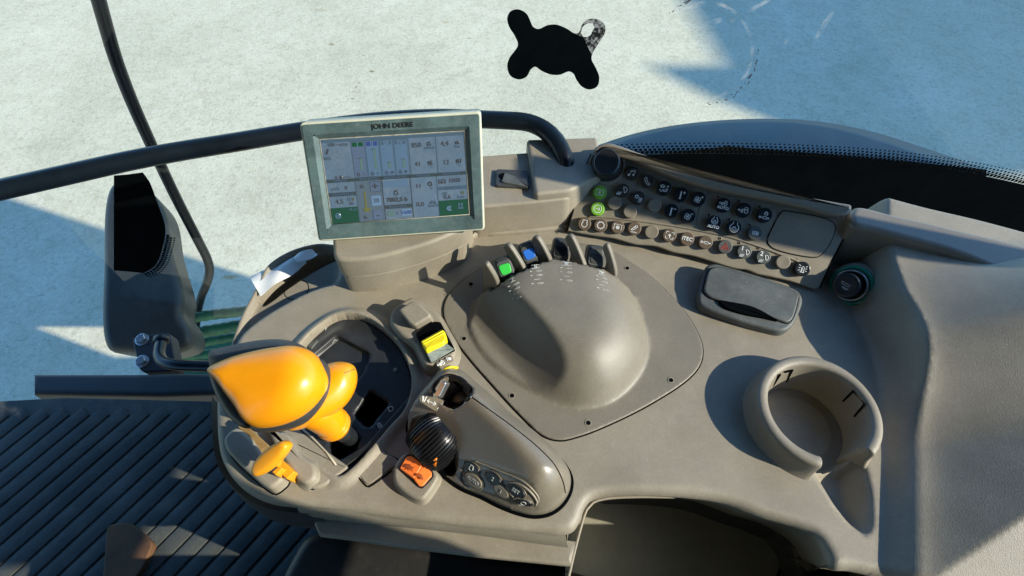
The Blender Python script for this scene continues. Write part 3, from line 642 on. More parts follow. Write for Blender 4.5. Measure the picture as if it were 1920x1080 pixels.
# hood over the panel
HO = [(1112, 281), (1122, 272), (1140, 267.5), (1160, 272), (1200, 286.5), (1260, 306), (1330, 330), (1420, 351), (1500, 366.5), (1575, 380), (1598, 385), (1599, 393), (1592, 402), (1575, 406), (1552, 402), (1500, 388), (1430, 373), (1350, 358), (1280, 338), (1210, 310), (1170, 291), (1150, 283), (1130, 282), (1118, 290)]
hz = .019
HF = Fr(PF.w(0, 0, hz), e_, pn)
P = ccw(spline(pts(HF, HO), .003)); mb = MB(); mb.prism(P, HF, -.05, 0, .0035); mb.build('panel_hood', TAUPE2, con, wn=True, label='smooth raised hood along the top of the button strip')
# ridge between the lower row and the rest, plus outline of the six-button field and blank plate
bead = mat('lit_edge', (.30, .265, .19), .5)
mb = MB(); q = spline(pts(PF, [(1104, 406), (1130, 407), (1180, 412), (1240, 420), (1300, 430), (1370, 445), (1440, 468), (1496, 490)]), .004, closed=False)
mb.tube([PF.w(u, v, .0) for u, v in q], .0013, 6); mb.build('panel_ridge', PANEL, bp)
mb = MB()
for L_ in ([(1330, 360), (1460, 392), (1455, 415), (1438, 452), (1420, 452), (1305, 424), (1312, 390)],):
    q = roundpoly(pts(PF, L_), .004); mb.tube([PF.w(u, v, 0) for u, v in q+[q[0]]], .0006, 5)
mb.build('field_edge', PANEL, bp)
bl = [(1468, 396), (1480, 397), (1553, 413), (1565, 424), (1556, 455), (1538, 478), (1527, 482), (1447, 464), (1439, 452), (1447, 430)]
P = ccw(spline(pts(PF, bl), .003)); mb = MB(); mb.prism(offset(P, -.0009), PF, -.001, .0004, .0003); mb.build('plate_gap', MATBLK, bp)
mb = MB(); mb.prism(P, PF, -.001, .0011, .0006); mb.build('blank_plate', PANEL, bp, wn=True)
mb = MB()
for px, py in [(1346, 369), (1385, 377.5), (1424, 387.5), (1329, 402.5), (1366.8, 411.8), (1405.8, 421.8), (1350.5, 446.8), (1386.8, 455.5), (1422.5, 465), (1458, 475.5), (1495, 487.5)]:
    u, v = PF.loc(px, py); mb.lathe([(.0017, .0001), (.0015, .0006), (.0010, .0005)], PF.mat(u, v), 12); mb.lathe([(.0010, .0005), (.0001, .0005)], PF.mat(u, v), 12, mi=1)
mb.build('pilot_lamp', [PANEL, MATBLK], bp)
# ------------------------------------------------------------------ icons in unit coordinates
def arc(cx, cy, r, a, b, n=12): return circle(cx, cy, r, n, a, b)
def circ(cx, cy, r, n=16): q = circle(cx, cy, r, n); return q+[q[0]]
def gear(cx, cy, r, t, n=9):
    q = []
    for i in range(n*4): a = 2*math.pi*i/(n*4); rr = r if (i//2) % 2 else r*t; q.append((cx+rr*math.cos(a), cy+rr*math.sin(a)))
    return q+[q[0]]
def lamp(x, y, s): return [arc(x, y, .42*s, -70, 110, 9)+[arc(x, y, .42*s, -70, 110, 9)[0]]]+[[(x-.25*s-.22*k*s, y-.35*s-.02*k), (x-.5*s-.2*k*s, y-.85*s)] for k in range(3)]
def tractor(x, y, s): return [circ(x+.3*s, y-.12*s, .26*s, 10), circ(x-.3*s, y-.2*s, .16*s, 8), [(x-.4*s, y+.0), (x-.3*s, y+.12*s), (x+.0*s, y+.12*s), (x+.08*s, y+.45*s), (x+.42*s, y+.45*s), (x+.5*s, y+.15*s)], [(x-.85*s, y-.05*s), (x-.5*s, y-.05*s)], [(x-.85*s, y-.05*s), (x-.7*s, y+.07*s)], [(x-.85*s, y-.05*s), (x-.7*s, y-.17*s)]]
def axle(x, y, s): return [arc(x, y, .6*s, 120, 420, 16), [(x-.3*s, y+.52*s), (x-.25*s, y+.85*s)], [(x+.3*s, y+.52*s), (x+.25*s, y+.85*s)], [(x-.25*s, y+.0), (x+.25*s, y), (x+.25*s, y-.3*s), (x-.25*s, y-.3*s), (x-.25*s, y)], arc(x, y, .18*s, 0, 180, 8), [(x-.5*s, y-.15*s), (x-.3*s, y-.15*s)], [(x+.5*s, y-.15*s), (x+.3*s, y-.15*s)]]
def fan(x, y): return [circ(x+.26*math.cos(a), y+.26*math.sin(a), .2, 8) for a in (.5, 2.07, 3.64, 5.2)]
def cyl(x, y, s): return [[(x-.2*s, y+.16*s), (x+.4*s, y+.16*s), (x+.4*s, y-.16*s), (x-.2*s, y-.16*s), (x-.2*s, y+.16*s)], [(x-.5*s, y), (x-.2*s, y)], circ(x-.62*s, y, .12*s, 7), [(x+.4*s, y), (x+.66*s, y)], circ(x+.64*s, y, .08*s, 6)]
IC = {
 'music': ([[(-.35, -.35), (-.25, .4), (.4, .55), (.35, -.22)], [(-.3, .2), (.38, .32)], circ(-.5, -.4, .13, 8), circ(.2, -.27, .13, 8), circ(-.5, -.4, .05, 6), circ(.2, -.27, .05, 6)], ()),
 'phone': ([[(-.5, .5), (-.55, .2), (-.3, -.25), (.1, -.55), (.4, -.6)], [(-.5, .5), (-.25, .5), (-.22, .2), (-.02, -.12), (.22, -.28), (.45, -.38), (.4, -.6)]], ()),
 'vent': ([[(-.6, .3), (-.2, .45), (.1, .3), (0, .05), (-.45, .05), (-.6, .3)], [(-.4, .25), (-.3, .12)], [(-.15, .27), (-.08, .14)], circ(.52, .35, .1, 7), [(.45, .1), (.3, -.3), (-.1, -.3), (-.35, -.65)], [(.6, 0), (.45, -.45), (.0, -.5)], [(-.55, -.25), (-.5, -.5)]], ()),
 'tempup': ([[(-.1, .45), (-.1, -.55)], [(-.02, .45), (-.02, -.55)], circ(-.06, -.6, .1, 8), [(.2, .3), (.6, .3)], [(.4, .1), (.4, .5)]], ()),
 'tempdn': ([[(-.1, .45), (-.1, -.55)], [(-.02, .45), (-.02, -.55)], circ(-.06, -.6, .1, 8), [(.2, .35), (.6, .35)]], ()),
 'fanup': (fan(-.12, -.12)+[[(.3, .35), (.65, .35)], [(.48, .18), (.48, .52)]], ()),
 'fandn': (fan(-.12, -.12)+[[(.25, .38), (.62, .38)]], ()),
 'lamp': (lamp(.18, .12, 1.15), ()),
 'defrost': ([gear(-.3, .15, .27, .72, 8)]+[[(x, .1), (x+.06, -.1), (x-.03, -.28), (x+.04, -.45)] for x in (.15, .35, .55)]+[[(.05, -.6), (.55, -.6)]], ()),
 'xbox': ([roundpoly([(-.58, -.45), (.58, -.45), (.58, .45), (-.58, .45)], .15)+[roundpoly([(-.58, -.45), (.58, -.45), (.58, .45), (-.58, .45)], .15)[0]], [(-.2, -.26), (.2, .26)], [(-.2, .26), (.2, -.26)]], ()),
 'arrow': ([circ(0, 0, .62, 22), [(-.35, 0), (.35, 0)], [(.08, .26), (.35, 0), (.08, -.26)]], ()),
 'engine': ([arc(0, -.12, .45, 125, 415, 16), [(-.26, .25), (-.38, .3), (-.36, .58), (.36, .58), (.38, .3), (.26, .25)]], ()),
 'gear': ([gear(0, 0, .62, .76, 11)], ()),
 'pto': ([[(-.6, -.4), (-.6, .4), (.6, .4), (.6, -.4)], [(-.72, -.4), (-.6, -.4)], gear(0, -.08, .27, .7, 8), circ(0, -.08, .08, 6)], ()),
 'hitch': ([[(-.5, -.3), (.15, .5), (.35, .5), (.42, .3), (-.2, -.32), (-.5, -.3)], [(-.45, -.62), (.5, -.62)], [(-.1, .1), (.15, .35)]], ()),
 'implement': ([[(-.6, -.2), (-.6, -.55), (-.2, -.55)], [(.6, -.2), (.6, -.55), (.2, -.55)], [(-.6, .2), (-.6, .55), (-.2, .55)], [(.6, .2), (.6, .55), (.2, .55)], [(0, -.4), (0, .05)], [(.06, -.4), (.06, .05)], [(-.25, -.02), (0, .25), (.25, -.02), (-.25, -.02)], [(-.15, .05), (.15, .05)]], ()),
 'itec': ([], (('iTEC', .62, 0, 0),)),
 'cyl': (cyl(0, -.05, 1.05), ()),
 'hazard': ([[(-.6, -.42), (.6, -.42), (0, .6), (-.6, -.42)], [(-.3, -.25), (.3, -.25), (0, .25), (-.3, -.25)], [(0, -.1), (0, .08)]], ()),
 'lamp1': (lamp(.3, -.05, 1.0), (('1', .75, -.4, .42),)),
 'lamp2': (lamp(.3, -.05, 1.0), (('2', .75, -.4, .42),)),
 'beacon': ([[(-.32, -.5), (.32, -.5)], [(-.18, -.48), (-.18, .2), (0, .38), (.18, .2), (.18, -.48)], [(-.06, -.4), (-.06, .1)]]+[[(s*.35, y), (s*.6, y*1.5)] for s in (-1, 1) for y in (-.2, .08, .35)], ()),
 'tauto': (tractor(0, .28, .8), (('AUTO', .46, .0, -.42),)),
 'trac': (tractor(0, -.05, 1.0), ()),
 'lockcyl': (cyl(-.05, -.4, .95)+[arc(.1, .35, .15, 0, 180, 8), roundpoly([(-.12, .05), (.32, .05), (.32, .35), (-.12, .35)], .04)+[(-.12, .08)]], ()),
 'aauto': (axle(0, .25, .75), (('AUTO', .46, 0, -.62),)),
 'alock': (axle(0, -.05, 1.05), ()),
 'isb': ([], (('ISB', .62, 0, 0),)),
 'blank': ([], ()),
}
BR = .0070
def cap_mesh(r, h, cut):
    mb = MB(); n = 30
    def wob(k, rr, z):
        a = 2*math.pi*k/n; return min(1.0, .86/max(.2, -math.sin(a))) if (cut and math.sin(a) < -.86) else 1.0
    mb.lathe([(r*1.0, -.002), (r, h-.0009), (r*.985, h-.0004), (r*.94, h), (r*.85, h), (r*.4, h-.0002), (.0002, h-.0003)], None, n, wob=wob)
    return mb
CAPS = {}
def button(px, py, icon, m, h=.0048, r=BR, iconm=WHITE, label=None, cut=False):
    u, v = PF.loc(px, py, h); M = PF.mat(u, v, 0); M.translation = M.translation-con.location
    key = (m.name, h, r, cut)
    if key not in CAPS: o = cap_mesh(r, h, cut).build('button', m, con, M=M); CAPS[key] = o
    else: o = CAPS[key].copy(); COL.objects.link(o); o.matrix_local = M
    for k in list(o.keys()):
        if k == 'label': del o[k]
    if label: o['label'] = label
    mb = MB()      # dark gap round the button
    st, tx = IC[icon]; s = r*.92
    if st or tx:
        mb = MB()
        for L_ in st: mb.tube([(a*s, b*s, h+.0001) for a, b in L_], .00030, 4, flat=.5)
        for (t, sz, x, y) in tx: mb.text(t, sz*s*1.3, Matrix.Translation((x*s, y*s, h+.0001)), ext=.0002, bold=.00012)
        ic = mb.build('icon', iconm, None, smooth=False, M=Matrix.Identity(4)); ic.parent = o
    return o
BT = [(1185.8, 324.5, 'music', BTN_DARK), (1214.6, 339.4, 'phone', BTN_DARK), (1245, 352.6, 'vent', BTN_BLACK), (1277.4, 364.3, 'tempup', BTN_BLACK), (1310, 373, 'fanup', BTN_BLACK),
 (1167.7, 356.9, 'lamp', BTN_DARK), (1197, 371, 'defrost', BTN_DARK), (1227.4, 384.6, 'blank', BTN_TAUPE), (1259.3, 395.2, 'tempdn', BTN_BLACK), (1291, 405, 'fandn', BTN_BLACK),
 (1124.5, 360.7, 'xbox', BTN_GREEN), (1120.5, 391.6, 'arrow', BTN_GREEN), (1152.2, 380.5, 'blank', BTN_TAUPE), (1181.6, 396.3, 'blank', BTN_TAUPE),
 (1095.8, 419.3, 'engine', BTN_BROWN), (1126.2, 422.5, 'gear', BTN_BROWN), (1158.2, 425.6, 'pto', BTN_BROWN), (1189.7, 428.2, 'hitch', BTN_BROWN), (1222, 434.8, 'blank', BTN_TAUPE), (1255.5, 441.2, 'implement', BTN_BROWN), (1288.7, 448, 'itec', BTN_BROWN), (1323.2, 454.4, 'cyl', BTN_BROWN),
 (1360, 462.5, 'hazard', BTN_GREY), (1395.8, 471.8, 'lamp1', BTN_GREY), (1431.8, 481.8, 'lamp2', BTN_GREY), (1468.8, 491.3, 'blank', BTN_TAUPE), (1505, 504.3, 'beacon', BTN_BLACK),
 (1356.8, 384.5, 'tauto', BTN_BLACK), (1395.5, 393.8, 'trac', BTN_BLACK), (1434.5, 403.3, 'lockcyl', BTN_BLACK), (1339.3, 417.5, 'aauto', BTN_BLACK), (1376.8, 426.8, 'alock', BTN_BLACK), (1416.3, 437.5, 'isb', BTN_GREY)]
BLAB = {'music': 'dark button with a white music note', 'phone': 'dark button with a white telephone', 'xbox': 'green button with a boxed white X', 'arrow': 'green button with a circled white arrow', 'hazard': 'grey button with a red warning triangle', 'beacon': 'black button with a flashing beacon symbol', 'itec': 'brown button lettered iTEC', 'isb': 'grey button lettered ISB', 'pto': 'brown button with a bracketed gear', 'gear': 'brown button with a plain gear', 'engine': 'brown button with an engine outline', 'lamp1': 'grey lamp button numbered 1', 'lamp2': 'grey lamp button numbered 2'}
for (px, py, ic, m) in BT:
    h = .0062 if m is BTN_BLACK else .0048
    button(px, py, ic, m, h=h, r=BR*(1.06 if m is BTN_BLACK else 1.0 if m is not BTN_GREEN else 1.02), iconm=RED if ic == 'hazard' else WHITE, label=BLAB.get(ic), cut=False)
# rotary knob at the left end
u, v = PF.loc(1137, 318, 0); kn = .0165
u1, v1 = PF.loc(1137, 297, .022)
mb = MB(); n = 48
Mk = PF.mat((u+u1)/2, (v+v1)/2, 0)
mb.lathe([(.0158, -.001), (.0156, .006), (.0146, .019), (.0138, .0215), (.0125, .0222), (.0118, .0216), (.0002, .0212)], Mk, n, wob=lambda k, r, z: (1.0 if (k % 2 or z > .0205 or z < .0005) else .965))
kb = mb.build('rotary_knob', BLACK, con, label='ribbed black rotary knob with a flat top', ang=35)
mb = MB(); mb.lathe([(.0205, -.002), (.0195, .0012), (.0172, .0018), (.0165, .0004)], Mk, 40); mb.build('knob_collar', PANEL, kb)
# ------------------------------------------------------------------ right hand trim above the wall
WB = [(1604, 386), (1680, 401), (1780, 424), (1990, 482), (2060, 540), (2060, 620), (1900, 520), (1790, 472), (1680, 441), (1640, 430), (1599, 419)]
wz = .060
P = ccw(spline([tuple(Z(a, b, wz)[:2]) for a, b in WB], .005)); mb = MB(); mb.prism(P, GF, -.02, wz, .006); mb.build('side_trim', TAUPE2, con, wn=True, label='smooth trim rail along the right wall')
# ------------------------------------------------------------------ cigarette lighter
rc = hit(1597, 535, con_h, .02); rc = Z(1597, 535, rc.z+.008); ax = Vector((-.72, -.40, .57)).normalized()
LF = Fr(rc, Vector((1, 0, 0)), ax); pl = LF.mat(0, 0, -.002)
lt = thing('cigarette_lighter', 'black cigarette lighter knob in a green ringed socket on the right wall', 'cigarette lighter', rc)
mb = MB(); mb.lathe([(.0235, -.016), (.0225, -.002), (.021, .001), (.0195, .001)], pl, 40); mb.build('boss', TAUPE, lt)
mb = MB(); mb.lathe([(.0200, -.003), (.0200, .004), (.0188, .0052), (.0168, .0048), (.0160, .001)], pl, 40); mb.build('green_ring', GREENR, lt)
mb = MB(); mb.lathe([(.0158, 0), (.0156, .0075), (.0142, .0085), (.0130, .004)], pl, 40); mb.build('steel_sleeve', STEEL, lt)
mb = MB(); mb.lathe([(.0112, .003), (.0116, .016), (.0122, .0175), (.0122, .0205), (.0115, .0215), (.0094, .0218), (.0090, .0210), (.0002, .0208)], pl, 56, wob=lambda k, r, z: (.955 if (k % 2 and .0035 < z < .019) else 1.0)); kn_ = mb.build('knob', BLACK, lt, ang=40)
f = Fr(pl @ Vector((0, 0, .0212)), Vector((.95, -.31, 0)), ax); mb = MB()
for L_ in ([(-.0045, .003), (.0025, .001), (.003, -.0012), (-.004, .0008), (-.0045, .003)], [(.0035, .001), (.0045, .0006)], [(-.003, -.002), (.0, -.0042), (.003, -.0035)], [(-.002, -.0018), (.001, -.0032), (.003, -.003)]): mb.tube([f.w(a, b) for a, b in L_], .00036, 4)
mb.build('icon', PALE, kn_, smooth=False)
# ================================================================== the four valve paddles
PAD = [(947, 503, 'green', GLOWGR), (992, 475, 'blue', GLOWBL), (1052, 469, 'black', BTN_BLACK), (1117, 483, 'grey', CHAR)]
for i, (px, py, nm_, lens) in enumerate(PAD):
    c = Z(px, py, .040); f = Fr(c, fbase[i+1]-fbase[i], Vector((-.05, -.62, .78)))
    t = thing('valve_paddle', {'green': 'black hydraulic paddle with a bright green cap in slot I', 'blue': 'black hydraulic paddle with a blue cap in slot II', 'black': 'all black hydraulic paddle in slot III', 'grey': 'worn grey capped hydraulic paddle in slot IV'}[nm_], 'control lever', c, group='hydraulic paddles in the dome slots')
    mb = MB(); P = roundpoly([(-.0082, -.0105), (.0082, -.0105), (.0082, .0115), (-.0082, .0115)], .004); mb.prism(P, f, -.022, 0.0, .003, flare=.001); mb.build('paddle_body', CHAR, t, wn=True)
    mb = MB(); P = roundpoly([(-.0072, -.0078), (.0072, -.0078), (.0066, .008), (-.0066, .008)], .004); mb.prism(P, f, -.001, .0012, .0009); mb.build('cap_frame', LIDGREY if nm_ != 'black' else CHAR, t, wn=True)
    mb = MB(); P = roundpoly([(-.0048, -.006), (.0052, -.0056), (.0056, .004), (-.0056, .0044)], .003); mb.prism(P, f, 0, .0019, .0007); mb.build('cap_insert', lens, t, wn=True)
# ================================================================== hitch pod (long capsule with thumb wheel)
pod = thing('hitch_control_pod', 'long taupe capsule pod with ribbed thumb wheel and SET buttons', 'control pod', Z(940, 860))
PO = [(824, 697), (847, 688), (874, 699), (899, 720), (928, 744), (957, 772), (1016, 816), (1054, 852), (1072, 880), (1073, 906), (1058, 934), (1033, 952), (1003, 957), (972, 951), (938, 938), (904, 921), (862, 903), (820, 872), (790, 850), (772, 822), (760, 795), (764, 768), (778, 748), (796, 728)]
PZ = .018
P = ccw(spline([tuple(Z(a, b, PZ)[:2]) for a, b in PO], .0022))
s0 = np.array(Z(872, 745, .04)[:2]); s1 = np.array(Z(1010, 880, .04)[:2])
pd = (s1-s0)/np.linalg.norm(s1-s0)
WC = Z(815, 822, .036); 
cutP = ccw(spline([tuple(Z(a, b, .045)[:2]) for a, b in [(812, 727), (838, 703), (866, 711), (884, 728), (882, 744), (857, 758), (838, 753)]], .002))
btnP = ccw(spline([tuple(Z(a, b, .028)[:2]) for a, b in [(868, 866), (890, 862), (940, 884), (985, 905), (1010, 935), (1004, 949), (975, 945), (935, 930), (890, 912), (862, 888)]], .002))
whP = ccw(spline([tuple(Z(a, b, .034)[:2]) for a, b in [(758, 792), (768, 768), (792, 768), (822, 790), (842, 820), (854, 850), (846, 868), (830, 868), (800, 852), (770, 826)]], .002))
def pod_h(x, y):
    d = sdf(x, y, P); t = np.clip(d/.034, 0, 1)
    h = .005+.047*np.sqrt(np.maximum(1-(1-t)**2.3, 0))
    a = ((x-s0[0])*pd[0]+(y-s0[1])*pd[1]); h -= .010*sst(a, .03, .14)
    u = -(x-s0[0])*pd[1]+(y-s0[1])*pd[0]
    # flattened lower left flank carrying the buttons
    fl = .046-(-u-.004)*1.0
    h = smin(h, np.maximum(fl, .004), .006)
    dc = sdf(x, y, cutP); h -= .020*sst(dc, -.001, .0022)
    dw = sdf(x, y, whP); h -= .012*sst(dw, -.001, .003)
    db = sdf(x, y, btnP); h -= .0012*sst(db, -.0006, .0008)
    return np.maximum(h, -.004)
mb = sheet(P, pod_h, .0026, loops=[(P, (.0006, .0015, .003, .005, .008)), (cutP, (-.001, 0, .001, .0022)), (whP, (-.001, .001, .003)), (btnP, (-.0006, .0001, .0008))], skirt=.004)
ph = mb.build('pod_housing', TAUPE2, pod, merge=1e-6)
mb = MB(); mb.prism(offset([tuple(Z(a, b, .002)[:2]) for a, b in PO] if False else P, -.0022), GF, -.002, .0022, .001); mb.build('pod_gasket', MATBLK, pod)
hp = lambda px, py: hit(px, py, pod_h, .04)
def on_pod(L, dz=.0004, n=12):
    out = []
    q = spline(L, 4.0, closed=False)
    for a, b in q: p = hp(a, b); out.append(p+nrm(p, pod_h)*dz)
    return out
mb = MB(); mb.tube(on_pod([(884, 744), (920, 770), (965, 803), (1010, 840), (1040, 872), (1055, 902), (1060, 924)], .0), .0005, 5); mb.build('pod_seam', MATBLK, pod)
mb = MB(); mb.tube(on_pod([(884, 728), (882, 744), (857, 758), (838, 753), (812, 727), (838, 703), (866, 711), (884, 728)], .0), .0016, 6); mb.build('thumb_recess_rim', GLOSSBLK, pod)
c = hp(846, 728); mb = MB(); f = Fr(c+Vector((0, 0, .004)), Vector((.8, .5, .3)), Vector((-.3, -.2, .9)))
mb.prism(roundpoly([(-.013, -.007), (.006, -.007), (.006, .007), (-.013, .007)], .003), f, -.02, .002, .0015); mb.build('recess_switch', GLOSSBLK, pod, wn=True)
mb = MB(); f = Fr(Z(826, 729, .047), Vector((.55, .8, 0)), Vector((-.35, -.3, .85))); mb.prism(roundpoly([(-.007, -.0025), (.007, -.0025), (.007, .0025), (-.007, .0025)], .002), f, -.006, .001, .001); mb.build('chrome_rocker', STEEL, pod, wn=True)
mb = MB(); pz = hp(846, 690); mb.tube([hp(a, b)+Vector((0, .001, .0005)) for a, b in ((833, 694), (846, 690.5), (858, 692))], .0011, 6); mb.build('yellow_tab', YELLOW, pod)
# label plate with arm symbols
cc = hp(811, 754); nn = nrm(cc, pod_h, .006); f = Fr(cc+nn*.0012, Z(833, 768, .04)-Z(788, 744, .04), nn); L4 = [f.loc(a, b) for a, b in [(788, 742), (796, 737), (833, 752), (822, 772), (814, 770), (786, 752)]]
mb = MB(); mb.prism(roundpoly(L4, .002), f, -.006, .0006, .0005); sp = mb.build('symbol_plate', PANEL, pod, wn=True)
mb = MB()
for L_ in ([(-.0045, 0), (.0035, 0)], [(-.0045, 0), (-.0025, .0016)], [(-.0045, 0), (-.0025, -.0016)], [(.0035, 0), (.0015, .0016)], [(.0035, 0), (.0015, -.0016)], [(-.0095, .002), (-.0075, -.0025)], [(-.0088, .0024), (-.0068, -.0021)], [(-.0062, .003), (-.0062, -.002)], [(.006, .002), (.0095, -.0028)], [(.007, .0025), (.0103, -.0022)], [(.006, -.0028), (.0085, .0025)]): mb.tube([f.w(a, b, .0007) for a, b in L_], .00042, 4)
mb.build('symbol', WHITE, sp, smooth=False)
# ribbed thumb wheel
wa = Z(834, 790, .034)-Z(792, 826, .030); wa = Vector((.55, .72, .25)).normalized()
wdir = Z(842, 860, .03)-Z(772, 778, .036); wdir.normalize()
wup = wdir.cross(wa).normalized()
if wup.z < 0: wup = -wup
wax = wup.cross(wdir).normalized()
wc = (Z(770, 787, .033)+Z(838, 858, .028))*.5+Vector((.002, .004, -.018))
R0 = (Z(838, 858, .030)-Z(768, 782, .034)).length*.5
Mw = Matrix((wdir, wup, wax)).transposed().to_4x4(); Mw.translation = wc
mb = MB(); n = 176; prof = []
for k in range(9): t = -1+2*k/8; prof.append((R0*.99*(1-.13*t*t-.12*t**6), .0165*t))
mb.lathe(prof, Mw, n, wob=lambda k, r, z: 1.0 if (k % 4) in (0, 1) else .94, cap0=True, cap1=True); tw = mb.build('thumb_wheel', GLOSSBLK, pod, ang=30, label='glossy black ribbed thumb wheel')
mb = MB(); f = Fr(Z(800, 851, .021), Z(818, 865, .02)-Z(783, 836, .02), Vector((-.5, -.55, .6))); mb.pillow([(-.012, -.003), (.012, -.0035), (.010, .0035), (-.010, .003)], f, 0, .002, .003); mb.build('amber_lens', mat('amber_lens', (.75, .2, .01), .3, emit=(.9, .25, .02), es=.05), pod, label='amber lens under the thumb wheel')
# button cluster on its flank
def pod_btn(px, py, rx, ry, m, txt=None, label=None, rot=30):
    c = hp(px, py); nn = nrm(c, pod_h, .004); f = Fr(c+nn*.0006, Z(px+20, py+12, c.z)-Z(px-20, py-12, c.z), nn)
    mb = MB(); P_ = [(rx*math.cos(a), ry*math.sin(a)) for a in np.linspace(0, 2*math.pi, 28, endpoint=False)]; mb.prism(P_, f, -.003, .0012, .0009); o = mb.build('button', m, pod, wn=True, label=label)
    mb = MB(); q = [f.w(a*1.1, b*1.12, .0) for a, b in P_]; mb.tube(q+[q[0]], .0005, 5); mb.build('button_ring', TAUPE2, o)
    if txt:
        mb = MB()
        if isinstance(txt, str): mb.text(txt, .0042, f.mat(0, 0, .0014), ext=.0002)
        else:
            for L_ in txt: mb.tube([f.w(a*.004, b*.004, .0013) for a, b in L_], .0003, 4)
        mb.build('icon', PALE, o, smooth=False)
pod_btn(886, 876, .0072, .0042, BLACK, IC['engine'][0]); pod_btn(889, 900, .0088, .0052, PANEL, 'AUTO', 'taupe oval button lettered AUTO'); pod_btn(926, 897, .0074, .0046, BLACK, '2', 'black oval button numbered 2'); pod_btn(941, 920, .0068, .0042, PANEL, '1')
pod_btn(969, 919, .0076, .0044, BLACK, 'SET', 'black oval button lettered SET'); pod_btn(982, 940, .0070, .0036, BLACK, [circ(0, 0, .5)])
mb = MB(); mb.tube(on_pod([(890, 864), (940, 884), (985, 905), (1010, 935), (1004, 949)], .0003), .0007, 5); mb.tube(on_pod([(952, 911), (966, 905), (990, 917), (1007, 940), (1003, 947)], .0006), .0010, 5); mb.tube(on_pod([(952, 911), (957, 923), (966, 934), (975, 946)], .0006), .0010, 5); mb.build('trim_bead', TAUPE, pod)
# ================================================================== rocker module with yellow switch
ym = thing('yellow_rocker_switch', 'yellow rocker switch in a taupe housing above the capsule pod', 'rocker switch', Z(800, 630))
YB = [(733, 606), (737, 586), (752, 573), (772, 562), (784, 565), (803, 576), (822, 590), (836, 612), (856, 652), (853, 672), (840, 686), (812, 692), (800, 690), (776, 650), (750, 630)]
P = ccw(spline([tuple(Z(a, b, .008)[:2]) for a, b in YB], .003)); yf = Fr((0, 0, .016), (1, 0, 0), Vector((-.05, -.12, 1)))
mb = MB(); mb.prism(P, GF, -.002, .0135, .004, flare=.005); mb.build('housing', TAUPE, ym, wn=True)
f3 = Fr(Z(790, 600, .026), (1, 0, 0), Vector((-.08, -.18, 1)))
P = roundpoly(pts(f3, [(746, 580), (772, 563), (786, 567), (807, 588), (806, 594), (777, 611), (768, 607)]), .003); mb = MB(); mb.prism(P, f3, -.016, 0, .0025); mb.build('stop_cover', TAUPE, ym, wn=True, label='raised taupe cap behind the yellow switch')
f4 = Fr(Z(816, 645, .016), Z(852, 655)-Z(808, 682), Vector((-.05, -.1, 1)))
P = roundpoly(pts(f4, [(779, 625), (813, 603), (826, 604), (853, 655), (807, 682)]), .002); mb = MB(); mb.prism(P, f4, -.004, .0006, .0004); mb.build('switch_well', MATBLK, ym, wn=True)
f5 = Fr(Z(814, 636, .024), Z(830, 618)-Z(790, 640), Vector((-.05, .1, 1)))
P = roundpoly(pts(f5, [(788, 638), (828, 616), (834, 620), (838, 633), (833, 642), (798, 657)]), .002); mb = MB(); mb.prism(P, f5, -.007, 0, .0022)
for k in (.3, .6):
    a = Vector(f5.w(*f5.loc(788+6*k+2, 638+12*k))); b = Vector(f5.w(*f5.loc(829+6*k, 616+14*k))); mb.tube([a+f5.n*.0001, b+f5.n*.0001], .0007, 5)
mb.build('yellow_rocker', YELLOW, ym, wn=True, label='bright yellow ribbed rocker')
f6 = Fr(Z(824, 660, .018), Z(852, 655)-Z(808, 682), Vector((.1, -.35, .9)))
P = roundpoly(pts(f6, [(798, 659), (833, 641), (852, 655), (808, 681)]), .001); mb = MB(); mb.prism(P, f6, -.006, .001, .001); mb.build('rocker_ramp', METALG, ym, wn=True)
f7 = Fr(Z(834, 680, .0142), Z(848, 670)-Z(820, 684), (0, 0, 1)); P = roundpoly(pts(f7, [(818, 680), (848, 667), (850, 676), (820, 690)]), .001); mb = MB(); mb.prism(P, f7, -.001, .0004, .0003); st = mb.build('symbol_plate', PANEL, ym, wn=True)
mb = MB()
for L_ in tractor(-.003/.006, 0, .8): mb.tube([f7.w(a*.006, b*.006+.0008, .0006) for a, b in L_], .0005, 4)
for L_ in (circ(.9, .2, .2, 8), circ(.9, .2, .08, 6), [(.5, 0), (.5, .5), (.7, .5)]): mb.tube([f7.w(a*.006, b*.006, .0006) for a, b in L_], .0005, 4)
mb.build('symbol', WHITE, st, smooth=False)
# ================================================================== orange speed rocker
om = thing('orange_rocker_switch', 'orange rocker switch with hare and tortoise symbols beside the capsule pod', 'rocker switch', Z(780, 895))
P = ccw(spline([tuple(Z(a, b, .012)[:2]) for a, b in [(738, 872), (750, 853), (762, 846), (774, 848), (820, 884), (822, 892), (803, 924), (792, 935), (778, 934), (752, 918), (738, 900)]], .002)); mb = MB(); mb.prism(P, GF, -.002, .0095, .003, flare=.003); mb.build('housing', TAUPE, om, wn=True)
mb = MB(); f = Fr(Z(768, 862, .0098), Z(812, 889)-Z(772, 856), (0, 0, 1)); P = roundpoly(pts(f, [(746, 879), (762, 851), (776, 852), (813, 885), (814, 896), (792, 917), (784, 914)]), .003); mb.prism(P, f, -.001, .0006, .0005); mb.build('switch_gap', BLACK, om, wn=True)
f = Fr(Z(780, 885, .0122), Z(812, 889)-Z(772, 856), Vector((.02, .02, 1)))
fa = Fr(f.o, f.x, f.n+f.x*-.10); fb_ = Fr(f.o, f.x, f.n+f.x*.16)
PA = [(750, 879), (762, 858), (768, 856), (774, 857), (793, 872), (779, 895), (776, 898)]; PB = [(793, 872), (809, 885), (810, 893), (793, 912), (786, 912), (776, 899)]
